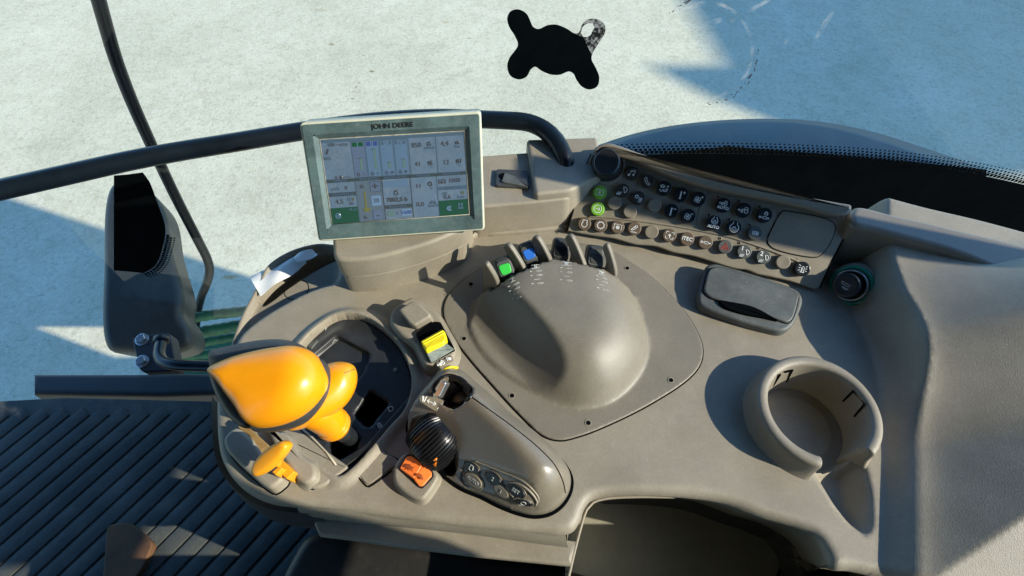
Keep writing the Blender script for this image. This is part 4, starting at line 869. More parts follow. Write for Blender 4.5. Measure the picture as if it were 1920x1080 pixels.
mb = MB(); mb.prism(roundpoly(pts(fa, PA), .0012), fa, -.004, .0016, .001); mb.prism(roundpoly(pts(fb_, PB), .0012), fb_, -.004, .0014, .001); rk = mb.build('orange_rocker', ROCKOR, om, wn=True, label='orange two-way rocker')
mb = MB(); f = Fr(Z(768, 877, .0148), Z(812, 889)-Z(772, 856), fa.n); mb.pillow(spline([(-.004, .0), (-.002, .0022), (.001, .0016), (.003, .003), (.0026, .0008), (.004, -.0012), (.001, -.001), (0, -.003), (-.001, -.001), (-.003, -.0022)], .0006), f, 0, .0003, .0003, n=2)
f = Fr(Z(787, 893, .0147), Z(812, 889)-Z(772, 856), fb_.n); mb.pillow(spline([(-.0035, -.001), (-.002, .0012), (.001, .0018), (.003, .0006), (.0042, .0008), (.0035, -.0006), (.002, -.0016), (0, -.0008), (-.002, -.0018)], .0006), f, 0, .0003, .0003, n=2)
mb.build('symbol', mat('brown_print', (.28, .06, .01), .5), rk, smooth=False)
# ================================================================== drive lever
dl = thing('drive_lever', 'bright orange shift lever with bulbous grip leaning over the gate', 'lever', Z(655, 815, -.01))
hn = Vector((-.12, -.30, .95)).normalized(); hf = Fr(Z(515, 725, .100), (1, 0, 0), hn)
HD = [(404, 696), (427, 681), (474, 664), (522, 653), (559, 650), (582, 658), (600, 677), (609.5, 702), (609, 724), (594, 755), (569, 780), (537, 796), (506, 803), (482, 802), (470, 794), (460, 775), (443, 747), (424, 721)]
P = ccw(spline(pts(hf, HD), .003)); sa = hf.loc(470, 725); sb = hf.loc(555, 715)
mb = MB(); mb.pillow(P, hf, 0, .023, .020, spine=(hf.loc(455, 712), hf.loc(548, 722)), n=14, pw=2.35); mb.build('grip', ORANGE, dl, label='glossy orange bulbous grip')
mb = MB(); T = [(396, 668), (400, 660), (443, 648), (490, 639), (531, 637.5), (557, 643), (575, 655), (585, 680), (540, 700), (470, 720), (420, 722), (404, 700)]
mb.pillow(ccw(spline(pts(hf, T, -.008), .003)), hf, -.008, .013, .016, spine=(hf.loc(445, 690), hf.loc(535, 675)), pw=2.6); mb.build('top_pad', CHAR, dl, label='dusty dark grey pad along the top of the grip')
mb = MB(); T = [(401, 698), (406, 722), (416, 748), (430, 774), (447, 793), (470, 804), (492, 785), (472, 735), (430, 700)]
mb.pillow(ccw(spline(pts(hf, T, -.010), .003)), hf, -.008, .009, .016, spine=(hf.loc(425, 720), hf.loc(462, 780)), pw=3); mb.build('end_face', BLACK, dl, label='black end face with push buttons')
mb = MB()
for a, b in ((432, 748), (448, 775)):
    mb.pillow([(.006*math.cos(t), .004*math.sin(t)) for t in np.linspace(0, 6.28, 14, endpoint=False)], Fr(hf.w(*hf.loc(a, b, -.004), -.004), (.6, -.8, 0), Vector((-.8, -.5, .5))), 0, .004, .002)
mb.build('push_buttons', GLOSSBLK, dl)
mb = MB(); T = [(600, 672), (613, 690), (616, 712), (612, 736), (599, 762), (574, 789), (541, 804), (506, 810), (477, 807), (480, 780), (540, 740), (580, 690)]
mb.pillow(ccw(spline(pts(hf, T, -.006), .003)), hf, -.006, .010, .012, spine=(hf.loc(590, 710), hf.loc(510, 790)), pw=3); mb.build('grip_band', CHAR, dl, label='dark band round the lower side of the grip')
lf = Fr(Z(620, 735, .082), (1, 0, 0), Vector((.15, -.25, .95)))
T = [(596, 694), (610, 685), (627, 679.5), (648, 679.5), (664, 686), (670, 704), (665, 731), (650, 756), (630, 773), (610, 784), (580, 798), (545, 807), (530, 800), (570, 760)]
mb = MB(); mb.pillow(ccw(spline(pts(lf, T), .003)), lf, 0, .014, .020, spine=(lf.loc(575, 780), lf.loc(635, 715)), n=10); lob = mb.build('thumb_rest', ORANGE, dl, label='orange thumb rest behind the grip')
mb = MB(); mb.tube([lf.w(*lf.loc(a, b, .0118), .0118+dz) for a, b, dz in ((609, 714, -.001), (628, 710, .0012), (648, 699, .0006), (664, 689, -.006))], .0005, 5); mb.build('mould_line', AMBERDULL, lob)
mb = MB(); n0 = Z(600, 772, .070); n1 = Z(622, 793, .050); n2 = Z(630, 800, .044); n3 = Z(634, 803, .041)
mb.tube([Z(575, 755, .082), n0, n1, n2, n3], [.017, .0145, .0125, .0118, .0105], 24); mb.build('neck', ORANGE, dl)
mb = MB(); dv = (n3-n1).normalized()
for k in (0.0, .004): mb.tube([n2-dv*(.002+k), n2-dv*(.0005+k)], [.0128+k*.12]*2, 24)
mb.build('neck_collar', ORANGE, dl)
mb = MB(); mb.tube([n2, Z(646, 812, .022), Z(655, 820, .0), Z(657, 822, -.02)], [.0085, .0075, .0072, .0072], 18); mb.build('lever_shaft', BLACK, dl)
# ================================================================== hand throttle
ht = thing('hand_throttle', 'small amber hand throttle with oval pad in its slot', 'lever', Z(545, 885, .01))
tf = Fr(Z(512, 860, .040), (1, 0, 0), Vector((-.25, -.45, .85))); T = [(476, 885), (478, 870), (496, 847), (521, 829.5), (536, 826.5), (543.5, 834), (537, 850), (515, 875), (497, 888), (482, 892.5)]
mb = MB(); mb.pillow(ccw(spline(pts(tf, T), .002)), tf, 0, .0055, .0065, spine=(tf.loc(490, 876), tf.loc(532, 838)), pw=2.8); mb.build('throttle_pad', YELORA, ht)
mb = MB(); a = Z(530, 862, .034); b = Z(545, 880, .016); f = Fr(a, b-a, Vector((.1, .2, 1)))
mb.tube([Z(512, 858, .036), a], .006, 12)
fq = Fr(Z(534, 882, .018), (1, 0, 0), Vector((-.05, -.1, 1))); mb.prism(roundpoly(pts(fq, [(515, 877), (531, 864), (553, 885), (538, 899)]), .001), fq, -.016, .001, .001); mb.prism(roundpoly(pts(Fr(Z(530, 866, .03), (1, 0, 0), (0, 0, 1)), [(512, 872), (528, 860), (534, 866), (520, 879)]), .001), fq, -.01, .008, .001); mb.build('throttle_stem', YELORA, ht, wn=True)
# ================================================================== display
MP = [Vector(v) for v in ((-0.22211533, 0.47462175, 0.08379387), (-0.03265347, 0.48848404, 0.08726379), (-0.03136091, 0.42171638, -0.02541669), (-0.22082277, 0.40785409, -0.02888661))]
ks = .157/.19
MP = [CAM+(p-CAM)*ks for p in MP]
mx = (MP[1]-MP[0]+MP[2]-MP[3]).normalized(); mn = (MP[3]-MP[0]).cross(MP[1]-MP[0]).normalized()
MF = Fr((MP[0]+MP[1]+MP[2]+MP[3])/4, mx, mn)
disp = thing('display_monitor', 'grey green touchscreen display with cream edge standing on the pedestal', 'display', MF.w(0, -.05, -.01))
case = roundpoly(pts(MF, [(562, 230), (902, 209), (909, 431), (598, 452)]), .004)
mb = MB(); mb.prism(case, MF, -.022, -.006, .001, cap0=True)
case_vs = None; mb.build('case', CREAM, disp, wn=True, label='cream case behind the bezel')
mb = MB(); q = [(a*.86, b*.82) for a, b in case]; mb.prism(q, MF, -.04, -.0205, .004, cap0=True); mb.build('back_shell', CHAR, disp, wn=True)
scr = pts(MF, [(601, 263), (869, 248), (878.5, 401), (623.5, 419.5)])
bez_o = offset(ccw(case), .0022)
win = offset(ccw(scr), -.0008)
# bezel as a frame with a sloping inner edge
mb = MB()
def frame_loops(O, I, z0, z1, zin):
    # O and I have different counts: build the ring with a constrained triangulation
    O = ccw(O); I = ccw(I); V = [Vector(p) for p in O+I]; n = len(O); m = len(I)
    E = [(i, (i+1) % n) for i in range(n)]+[(n+i, n+(i+1) % m) for i in range(m)]
    r = delaunay_2d_cdt(V, E, [], 0, 1e-7); vs = np.array([(p.x, p.y) for p in r[0]]); fs = np.array([f for f in r[2] if len(f) == 3]); c = vs[fs].mean(axis=1)
    k = (sdf(c[:, 0], c[:, 1], O) > 0) & (sdf(c[:, 0], c[:, 1], I) < 0); return vs, fs[k]
inner = offset(ccw(scr), -.0055); inner = roundpoly(inner, .002)
vs, fs = frame_loops(bez_o, inner, 0, 0, 0)
zb = .0024
mb.add([MF.w(x, y, zb) for x, y in vs], [tuple(int(i) for i in f) for f in fs])
mb.loops([[MF.w(x, y, -.001) for x, y in offset(bez_o, -.0004)], [MF.w(x, y, zb-.0006) for x, y in offset(bez_o, -.0004)], [MF.w(x, y, zb) for x, y in bez_o]])
rim = MB(); cc_ = ccw(case); rim.loops([[MF.w(x, y, -.007) for x, y in cc_], [MF.w(x, y, .0002) for x, y in cc_], [MF.w(x, y, .0012) for x, y in offset(cc_, .0009)], [MF.w(x, y, .0010) for x, y in offset(cc_, .0024)], [MF.w(x, y, -.003) for x, y in offset(cc_, .0024)]]); rim.build('case_rim', CREAM, disp, label='cream outer rim')
win_r = [tuple(p) for p in offset(inner, .0047)]
mb.loops([[MF.w(x, y, zb) for x, y in inner], [MF.w(x, y, -.0012) for x, y in win_r], [MF.w(x, y, -.003) for x, y in win_r]])
bz = mb.build('bezel', BEZEL, disp, smooth=True, ang=25, merge=1e-6, label='scuffed grey green bezel')
mb = MB(); p = MF.loc(736, 235.5, zb); f = Fr(MF.w(p[0], p[1], zb), Z(777, 233, .15)-Z(697, 238, .15), mn); a = MF.loc(777, 233, zb); b = MF.loc(697, 238, zb); f = Fr(f.o, MF.w(*a)-MF.w(*b), mn)
mb.text('JOHN DEERE', .0057, f.mat(0, 0, .0002), ext=.0003, bold=.00012, sx=1.12); mb.build('lettering', BLACK, bz, smooth=False)
def flat(name, col, rough=.28, es=.10):
    m = bpy.data.materials.new(name); m.use_nodes = True; b = m.node_tree.nodes['Principled BSDF']; b.inputs['Base Color'].default_value = tuple(col)+(1,); b.inputs['Roughness'].default_value = rough
    b.inputs['Emission Color'].default_value = tuple(col)+(1,); b.inputs['Emission Strength'].default_value = es; return m
S_BG = mat('screen_field', (.062, .108, .168), .25, 0, 10, .10, 30, emit=(.2, .24, .29), es=.12, dust=.14)
S_LT = flat('screen_light', (0.073, 0.125, 0.204)); S_LILAC = flat('screen_lilac', (0.073, 0.106, 0.174)); S_DK = flat('screen_dark', (.035, .05, .06)); S_MID = flat('screen_mid', (0.052, 0.089, 0.132)); S_TX = flat('screen_text', (.045, .052, .062)); S_GRN = flat('screen_green', (0.014, 0.056, 0.038)); S_DGR = flat('screen_deep_green', (.01, .06, .03)); S_BLU = flat('screen_blue', (.03, .05, .17)); S_SAGE = flat('screen_sage', (0.075, 0.132, 0.136)); S_YEL = flat('screen_yellow', (0.108, 0.119, 0.043)); S_WHT = flat('screen_white', (0.103, 0.175, 0.281)); S_TAN = flat('screen_tan', (0.070, 0.102, 0.140))
SM = [S_BG, S_LT, S_LILAC, S_DK, S_MID, S_TX, S_GRN, S_DGR, S_BLU, S_SAGE, S_YEL, S_WHT, S_TAN]
BG, LT, LIL, DK, MID, TX, GR, DG, BL, SG, YL, WH, TN = range(13)
mb = MB(); zs = -.0011
def px_(X, Y): return 590+X/5.683, 240+Y/5.683
def quad(L, lay, mi): mb.add([MF.w(*MF.loc(*px_(X, Y), zs), zs+lay*.00012) for X, Y in L], [(0, 1, 2, 3)], None, mi)
TLc, TRc, BRc, BLc = (65, 130), (1585, 45), (1640, 915), (190, 1020)
mb.add([MF.w(x, y, zs) for x, y in win], [tuple(range(4))], None, BG)
def uv(u, v):     # position on the screen, u across and v down, 0..1
    t = tuple(TLc[i]*(1-u)+TRc[i]*u for i in (0, 1)); b = tuple(BLc[i]*(1-u)+BRc[i]*u for i in (0, 1)); return (t[0]*(1-v)+b[0]*v, t[1]*(1-v)+b[1]*v)
def rect(u0, v0, u1, v1, lay, mi): quad([uv(u0, v0), uv(u1, v0), uv(u1, v1), uv(u0, v1)], lay, mi)
sdir = (MF.w(*MF.loc(*px_(*uv(1, .5)))) - MF.w(*MF.loc(*px_(*uv(0, .5)))))
def stext(t, u, v, sz, mi=TX, lay=4, bold=.0): 
    q = MF.loc(*px_(*uv(u, v)), zs); f = Fr(MF.w(q[0], q[1], zs), sdir, mn); mb.text(t, sz, f.mat(0, 0, lay*.00012), mi, ext=.00003, bold=bold)
def sline(L, w=.0003, mi=TX, lay=4): mb.tube([MF.w(*MF.loc(*px_(*uv(u, v)), zs), zs+lay*.00012) for u, v in L], w, 4, mi=mi)
rect(0, 0, 1, .035, 1, MID)
rect(.203, .03, .60, .475, 1, MID)
for i, (n_, cm_) in enumerate((('I', DG), ('II', BL), ('III', MID), ('IV', MID))):
    u0 = .208+i*.1; rect(u0, .045, u0+.088, .465, 2, LIL if i == 0 else LT); rect(u0+.006, .05, u0+.082, .10, 3, cm_); stext(n_, u0+.044, .075, .0062, WH)
    for k in range(6): sline([(u0+.02, .15+k*.05), (u0+(.034 if k in (0, 5) else .026), .15+k*.05)], .0002, MID)
    t_, b_ = ((.24, .385), (.14, .385), (.31, .385), (.28, .39))[i]; rect(u0+.046, t_, u0+.066, b_, 3, SG); sline([(u0+.042, t_), (u0+.066, t_)], .0003)
    c = (u0+.028, .435); sline([(c[0]+.011*math.cos(a), c[1]+.019*math.sin(a)) for a in np.linspace(0, 6.283, 13)], .00022); sline([(c[0], c[1]-.009), c, (c[0]+.005, c[1])], .0002); stext(('C', 'C', '100', '85')[i], u0+.066, .435, .0028)
rect(.607, .035, .612, .475, 2, MID); rect(.80, .03, .805, .475, 2, MID)
rect(.0, .475, 1, .515, 2, DK); rect(.20, .515, .206, 1, 2, MID); rect(.39, .475, .396, 1, 2, DK); rect(.595, .475, .60, 1, 2, DK); rect(.785, .475, .79, 1, 2, MID)
rect(.208, .52, .39, 1.0, 1, TN)
stext('100', .068, .062, .0042); sline([(.10, .062), (.12, .06)], .00025); sline([(.125, .07), (.145, .055), (.185, .06), (.185, .075), (.125, .07)], .0003)
sline([(.025, .165), (.04, .11), (.048, .115), (.034, .17), (.025, .165)], .00028); stext('98%', .03, .225, .0042, MID)
for k in range(5): sline([(.10, .15+.07*k), (.115, .15+.07*k)], .00018, MID)
stext('0', .075, .455, .0042); sline([(.09, .455), (.18, .455)], .0003); sline([(.11+.008*math.cos(a), .455+.013*math.sin(a)) for a in np.linspace(0, 6.28, 9)], .0004)
stext('850', .665, .125, .0058); stext('n/min', .755, .16, .0042, MID); sline([(.755+.012*math.cos(a), .115+.02*math.sin(a)) for a in np.linspace(0, 6.28, 12)], .0004, TX); stext('41', .665, .355, .0058); stext('°C', .755, .39, .0042, MID); sline([(.75+.01*math.cos(a), .345+.017*math.sin(a)) for a in np.linspace(0, 6.28, 12)], .0005, TX); sline([(.765, .32), (.765, .37)], .0004)
stext('4,4', .865, .125, .0058); stext('bar', .955, .165, .0042, MID); sline([(.955+.012*math.cos(a), .12+.014*math.sin(a)) for a in np.linspace(0, 6.28, 12)], .0005); stext('12', .865, .355, .0058); stext('°C', .955, .39, .0042, MID); sline([(.95+.01*math.cos(a), .345+.017*math.sin(a)) for a in np.linspace(0, 6.28, 12)], .0005); sline([(.97, .32), (.97, .37)], .0004)
stext('AMBIENT', .10, .496, .0028, LT); stext('MAX AUTO', .30, .496, .0030, LT); stext('ENGINE HOURS', .49, .496, .0028, LT); stext('MACHINE', .69, .496, .0028, LT); stext('FRONT PTO', .89, .496, .0028, LT)
stext('0', .135, .585, .0052); sline([(.03, .60), (.045, .575), (.06, .59), (.075, .57), (.085, .60), (.03, .60)], .0003, MID)
rect(0, .635, .2, .68, 2, DK); stext('CONSUMPTION', .10, .657, .0027, LT); stext('4,5', .075, .745, .0060); stext('l/h', .16, .775, .0042); sline([(.14, .70), (.14, .74), (.155, .74), (.155, .70), (.14, .70)], .0003, MID); sline([(.17, .71), (.18, .71), (.18, .74), (.17, .74), (.17, .71)], .0003, YL)
rect(0, .815, .2, 1, 3, GR); sline([(.05+.018*math.cos(a), .91+.031*math.sin(a)) for a in np.linspace(0, 6.28, 18)], .0003, WH, 5); sline([(.04, .91), (.06, .91)], .0004, WH, 5); sline([(.052, .895), (.06, .91), (.052, .925)], .0004, WH, 5); stext('14:32', .16, .845, .0036, LT, 5)
sline([(.25+.012*math.cos(a), .58+.02*math.sin(a)) for a in np.linspace(0, 6.28, 14)], .00025); sline([(.244, .58), (.256, .58)], .0003); sline([(.25+.012*math.cos(a), .95+.02*math.sin(a)) for a in np.linspace(0, 6.28, 14)], .00025); sline([(.244, .95), (.256, .95)], .0003)
rect(.255, .64, .268, .87, 3, YL); rect(.24, .84, .292, .865, 4, YL); rect(.25, .865, .28, .885, 4, YL)
rect(.305, .53, .382, .655, 2, DK); rect(.308, .535, .379, .65, 3, LIL); stext('+', .343, .59, .009, TX, 5, .0003); rect(.305, .70, .375, .82, 3, WH); stext('20', .34, .76, .0056, TX, 5); rect(.303, .875, .378, .985, 3, MID); rect(.306, .88, .375, .98, 4, LIL); stext('-', .34, .93, .008, TX, 6, .0002)
rect(.40, .535, .575, .61, 2, S_BG and LT); sline([(.49+.014*math.cos(a), .685+.024*math.sin(a)) for a in np.linspace(0, 6.28, 14)], .0004); sline([(.478, .655), (.502, .655)], .0004); stext('7083,5 h', .49, .765, .0056, TX, 4, .00012)
rect(.40, .825, .594, .87, 3, DK); stext('Engine speed', .49, .847, .003, LT, 5); rect(.41, .89, .46, .965, 3, SG); rect(.512, .885, .585, .965, 3, WH); stext('1600', .548, .925, .0050, BL, 5); stext('G', .485, .927, .0036, MID)
stext('11', .655, .62, .0056); sline([(.74+.013*math.cos(a), .60+.022*math.sin(a)) for a in np.linspace(0, 6.28, 12)], .0005, TX); stext('%', .745, .65, .0036, MID); stext('0,0', .655, .84, .0060); stext('km/h', .75, .865, .0046, MID); sline([(.73, .83), (.745, .81), (.765, .82), (.77, .84), (.73, .835)], .0005, MID)
sline([(.805, .61), (.805, .56), (.85, .56), (.85, .61)], .0004); sline([(.827+.009*math.cos(a), .59+.015*math.sin(a)) for a in np.linspace(0, 6.28, 10)], .0004); stext('1000', .915, .58, .0056)
rect(.79, .645, 1, .69, 2, MID); stext('CONSUMPTION', .89, .668, .0026, LT); stext('0,6', .855, .775, .0056); rect(.825, .715, .855, .745, 3, MID); stext('ha/h', .955, .785, .0040, MID); sline([(.96, .72), (.96, .75), (.975, .75), (.975, .72), (.96, .72)], .0003, YL)
rect(.79, .815, 1, 1, 3, GR); stext('«', .86, .905, .0095, WH, 5, .0002)
for a, b in ((.935, .875), (.955, .875), (.935, .915), (.955, .915)): sline([(a-.006, b-.01), (a+.006, b-.01), (a+.006, b+.01), (a-.006, b+.01), (a-.006, b-.01)], .0003, WH, 5)
rect(.05, .965, .055, .97, 1, BG)
mb.build('screen', SM, disp, smooth=False, label='dim bluish touchscreen showing engine figures')
mb = MB(); q = [MF.w(x, y, zs+.0002) for x, y in win]; mb.tube(q+[q[0]], .0005, 5); mb.build('screen_edge', mat('dusty_edge', (.35, .32, .25), .7, 0, 100, .3, 200), disp)
mb = MB(); mb.tube([MF.w(.0, -.045, -.03), Vector((MF.o.x-.005, MF.o.y+.018, .03)), Vector((MF.o.x-.01, MF.o.y+.03, .02))], [.02, .02, .024], 12); mb.build('mount', BLACK, disp)
# ================================================================== folded paper in the pocket
f = Fr(Z(535, 520, -.007), Z(598, 478, 0)-Z(480, 555, 0), Vector((-.25, .2, 1)))
pa = thing('crumpled_paper', 'crumpled white slip of paper stuffed into the left pocket', 'paper', f.o)
def sheet_paper(L, zf):
    q = pts(f, L); mb = MB(); n = 14; A = []; B = []
    for k in range(n+1):
        t = k/n; a = np.array(q[0])*(1-t)+np.array(q[1])*t; b = np.array(q[3])*(1-t)+np.array(q[2])*t; row = []
        for j in range(7):
            s = j/6; p = a*(1-s)+b*s; row.append(f.w(p[0], p[1], zf(t, s)))
        A.append(row)
    mb.loops(A, closed=False); mb.loops([[p-f.n*.0006 for p in r] for r in A], closed=False); return mb
mb = sheet_paper([(475, 526), (567, 478), (575, 492), (490, 557)], lambda t, s: .004+.0035*math.sin(s*3.1+.4)+.0012*math.sin(t*9+s*5)-.004*t); mb.build('sheet', PAPER, pa, ang=40)
mb = sheet_paper([(555, 489), (590, 474), (598, 481), (562, 500)], lambda t, s: .005+.003*math.sin(s*2.6+t*3)); mb.build('folded_end', PAPER, pa, ang=40)
# ================================================================== handrail in front of the windscreen
T = [(150, 322), (240, 302), (330, 285), (440, 267), (560, 247), (700, 228), (820, 221), (905, 224), (950, 226), (990, 230), (1020, 243), (1042, 264), (1056, 290), (1064, 318), (1068, 340)]
zz = [.085, .082, .078, .074, .070, .066, .064, .064, .064, .064, .063, .060, .054, .044, .030]
q = [Z(a, b, z) for (a, b), z in zip(T, zz)]; q = [Vector(p) for p in spline([tuple(p) for p in q], .008, closed=False)]
q = [q[0]+(q[0]-q[3])*16]+q
hr = MB(); hr.tube(q, .0098, 18); tag(hr.build('grab_rail', TUBEBLK), 'black tubular grab rail running behind the display above the console', 'handrail')
# ================================================================== windscreen
WY = .60
def W_(px, py, y=WY): return Yp(px, py, y)
wsf = Fr((0, WY, 0), (1, 0, 0), (0, -1, 0))
def wl(L): return [(W_(a, b).x, W_(a, b).z) for a, b in L]
glass = bpy.data.materials.new('tinted_glass'); glass.use_nodes = True; nt = glass.node_tree; nt.nodes.clear()
o_ = nt.nodes.new('ShaderNodeOutputMaterial'); mxs = nt.nodes.new('ShaderNodeMixShader'); tr = nt.nodes.new('ShaderNodeBsdfTransparent'); tr.inputs[0].default_value = (.965, .985, .965, 1); gl = nt.nodes.new('ShaderNodeBsdfGlossy'); gl.inputs['Roughness'].default_value = .01
fz = nt.nodes.new('ShaderNodeFresnel'); fz.inputs['IOR'].default_value = 1.35; nt.links.new(fz.outputs[0], mxs.inputs[0]); nt.links.new(tr.outputs[0], mxs.inputs[1]); nt.links.new(gl.outputs[0], mxs.inputs[2]); nt.links.new(mxs.outputs[0], o_.inputs[0])
ws = thing('windscreen', 'clear tinted windscreen with black dotted border beyond the console', 'windscreen', (0.1, WY, -.3))
mb = MB(); mb.add([(-.72, WY, -.5), (1.5, WY, -.5), (1.5, WY, 1.0), (-.72, WY, 1.0)], [(0, 1, 2, 3)]); mb.build('pane', glass, ws, smooth=False)
fr_top = spline(wl([(1000, 322), (1080, 300), (1150, 291), (1230, 288), (1330, 287), (1450, 289), (1560, 294), (1680, 304), (1850, 330), (2100, 390)]), .006, closed=False)
mb = MB(); yb = WY-.0012
band = [(x, z) for x, z in fr_top]+[(1.2, -.45), (.02, -.45)]
mb.add([(x, yb, z) for x, z in band], [tuple(range(len(band)))])
cum = 0
S_ = [np.array(p) for p in fr_top]
for row, (dz, sz, st) in enumerate(((.0035, .0027, .0065), (.0085, .0021, .0065), (.0135, .0016, .0065), (.0185, .0012, .0065))):
    pos = (row % 2)*.5*st; acc = 0
    for i in range(len(S_)-1):
        L_ = np.linalg.norm(S_[i+1]-S_[i]); dr = (S_[i+1]-S_[i])/L_
        while pos < acc+L_:
            p = S_[i]+dr*(pos-acc)+np.array((-dr[1], dr[0]))*dz; s = sz
            mb.add([(p[0]-s, yb, p[1]-s), (p[0]+s, yb, p[1]-s), (p[0]+s, yb, p[1]+s), (p[0]-s, yb, p[1]+s)], [(0, 1, 2, 3)]); pos += st
        acc += L_
fl = wl([(214, 328), (226, 327), (240, 326), (268, 322), (280, 338), (296, 380), (309, 418), (310, 440), (304, 468), (297, 488), (285, 503), (268, 511), (240, 508), (226, 507), (214, 506)])
flp = spline(fl[3:12], .0068, closed=False); lob = fl[:3]+flp+fl[12:]
mb.add([(x, yb, z) for x, z in lob], [tuple(range(len(lob)))])
E_ = [np.array(p) for p in flp]
for row, (dz, sz) in enumerate(((.004, .0026), (.009, .0020), (.014, .0014))):
    for i in range(len(E_)//2, len(E_)-1):
        dr = (E_[i+1]-E_[i]); dr /= np.linalg.norm(dr); p = E_[i]+dr*(.003*(row % 2))-np.array((dr[1], -dr[0]))*(-dz)*(-1)
        s = sz; mb.add([(p[0]-s, yb-.0002*row, p[1]-s), (p[0]+s, yb, p[1]-s), (p[0]+s, yb, p[1]+s), (p[0]-s, yb, p[1]+s)], [(0, 1, 2, 3)])
mb.build('dotted_border', MATBLK, ws, smooth=False, label='black ceramic border fading into dots')
# sticker on the glass
SK = [(951, 32.5), (957, 20), (971, 16), (987, 24), (995.5, 40.6), (999.5, 49), (1009.7, 53), (1026, 46), (1042, 44.7), (1062, 52), (1076.7, 61), (1085, 60), (1091, 45), (1103, 35), (1119, 34.5), (1133, 44.7), (1134, 59), (1123.4, 77), (1111, 97.5), (1109, 109.7), (1117, 126), (1123.5, 144), (1119, 160.5), (1105, 165.8), (1091, 160.5), (1080.8, 148), (1074.7, 136), (1066.6, 132), (1050, 138), (1034, 138), (1013.8, 130), (1003.6, 123), (995.5, 128), (987, 142), (973, 147), (957, 140), (951, 122), (955, 107.7), (971, 83), (965, 65), (955, 49)]
SO = ccw(spline(wl(SK), .0025)); HOLE = [(1089, 58), (1093, 49), (1099, 43.5), (1107, 41.5), (1112, 44), (1113, 54), (1108, 62), (1101, 68), (1093, 67)]
SH = ccw([(a+random.uniform(-.0008, .0008), b+random.uniform(-.0008, .0008)) for a, b in spline(wl(HOLE), .002)])
vs, fs = frame_loops(SO, SH, 0, 0, 0)
stk = thing('sticker', 'four lobed black sticker on the windscreen with one torn lobe', 'sticker', W_(1040, 95, WY-.002))
TORN = ccw(wl([(1078, 66), (1086, 20), (1150, 20), (1150, 70), (1112, 97)]))
STKM = mat('sticker_film', (.003, .005, .006), .9, 0, 100, .2, 40, spec=.0)
TORNM = bpy.data.materials.new('torn_film'); TORNM.use_nodes = True; nt = TORNM.node_tree; b = nt.nodes['Principled BSDF']; n1 = nt.nodes.new('ShaderNodeTexNoise'); n1.inputs['Scale'].default_value = 260; n1.inputs['Detail'].default_value = 6; geo = nt.nodes.new('ShaderNodeNewGeometry'); nt.links.new(geo.outputs['Position'], n1.inputs['Vector']); r_ = nt.nodes.new('ShaderNodeValToRGB'); r_.color_ramp.elements[0].position = .45; r_.color_ramp.elements[0].color = (.006, .006, .007, 1); r_.color_ramp.elements[1].position = .62; r_.color_ramp.elements[1].color = (.35, .36, .36, 1); nt.links.new(n1.outputs['Fac'], r_.inputs[0]); nt.links.new(r_.outputs[0], b.inputs['Base Color'])
cen = vs[fs].mean(axis=1); inT = sdf(cen[:, 0], cen[:, 1], TORN) > 0
for nm_, k, m_ in (('film', ~inT, STKM), ('torn_lobe', inT, TORNM)):
    mb = MB(); F_ = [tuple(int(i) for i in q) for q in fs[k]]
    mb.add([(x, WY-.0014, z) for x, z in vs], F_); mb.add([(x, WY-.0022, z) for x, z in vs], F_); mb.build(nm_, m_, stk, smooth=False)
# faint residue ring of a suction cup
haz = bpy.data.materials.new('residue'); haz.use_nodes = True; nt = haz.node_tree; nt.nodes.clear(); o_ = nt.nodes.new('ShaderNodeOutputMaterial'); ms_ = nt.nodes.new('ShaderNodeMixShader'); t_ = nt.nodes.new('ShaderNodeBsdfTransparent'); d_ = nt.nodes.new('ShaderNodeBsdfDiffuse'); d_.inputs[0].default_value = (.8, .8, .8, 1); n1 = nt.nodes.new('ShaderNodeTexNoise'); n1.inputs['Scale'].default_value = 60; n1.inputs['Detail'].default_value = 5; geo = nt.nodes.new('ShaderNodeNewGeometry'); nt.links.new(geo.outputs['Position'], n1.inputs['Vector']); r_ = nt.nodes.new('ShaderNodeValToRGB'); r_.color_ramp.elements[0].position = .42; r_.color_ramp.elements[0].color = (0, 0, 0, 1); r_.color_ramp.elements[1].position = .7; r_.color_ramp.elements[1].color = (.34, .34, .34, 1); nt.links.new(n1.outputs['Fac'], r_.inputs[0]); nt.links.new(r_.outputs[0], ms_.inputs[0]); nt.links.new(t_.outputs[0], ms_.inputs[1]); nt.links.new(d_.outputs[0], ms_.inputs[2]); nt.links.new(ms_.outputs[0], o_.inputs[0])
rg = thing('suction_cup_mark', 'faint dusty ring with dark flecks left on the windscreen beside the sticker', 'glass mark', W_(1325, 93, WY-.002))
c = W_(1325, 93); rx = abs(W_(1412, 93).x-c.x); 
def rp(a, k=1.0): p = W_(1325+88*k*math.cos(a), 93-93*k*math.sin(a)); return (p.x, WY-.0010, p.z)
mb = MB(); A = np.linspace(0, 2*math.pi, 90); mb.loops([[rp(a, .93) for a in A[:-1]], [rp(a, 1.0) for a in A[:-1]]]); mb.build('dust_ring', haz, rg, smooth=False)
mb = MB()
for k in range(52):
    a = random.choice([random.gauss(-.75, .38), random.gauss(-1.2, .3), random.gauss(1.9, .3), random.gauss(-.3, .2)]); r_ = 1.08+random.gauss(0, .018); p = rp(a, r_); s = random.uniform(.0005, .0016)
    q = rp(a+.02, r_); d = Vector((q[0]-p[0], 0, q[2]-p[2])).normalized(); e = Vector((-d.z, 0, d.x)); p = Vector((p[0], WY-.0016, p[2])); mb.add([p-d*s*1.8, p+e*s*.5, p+d*s*1.6, p-e*s*.6], [(0, 1, 2, 3)])
tag(mb.build('fleck', mat('fleck', (.03, .008, .012), .7), rg, smooth=False), kind='stuff')
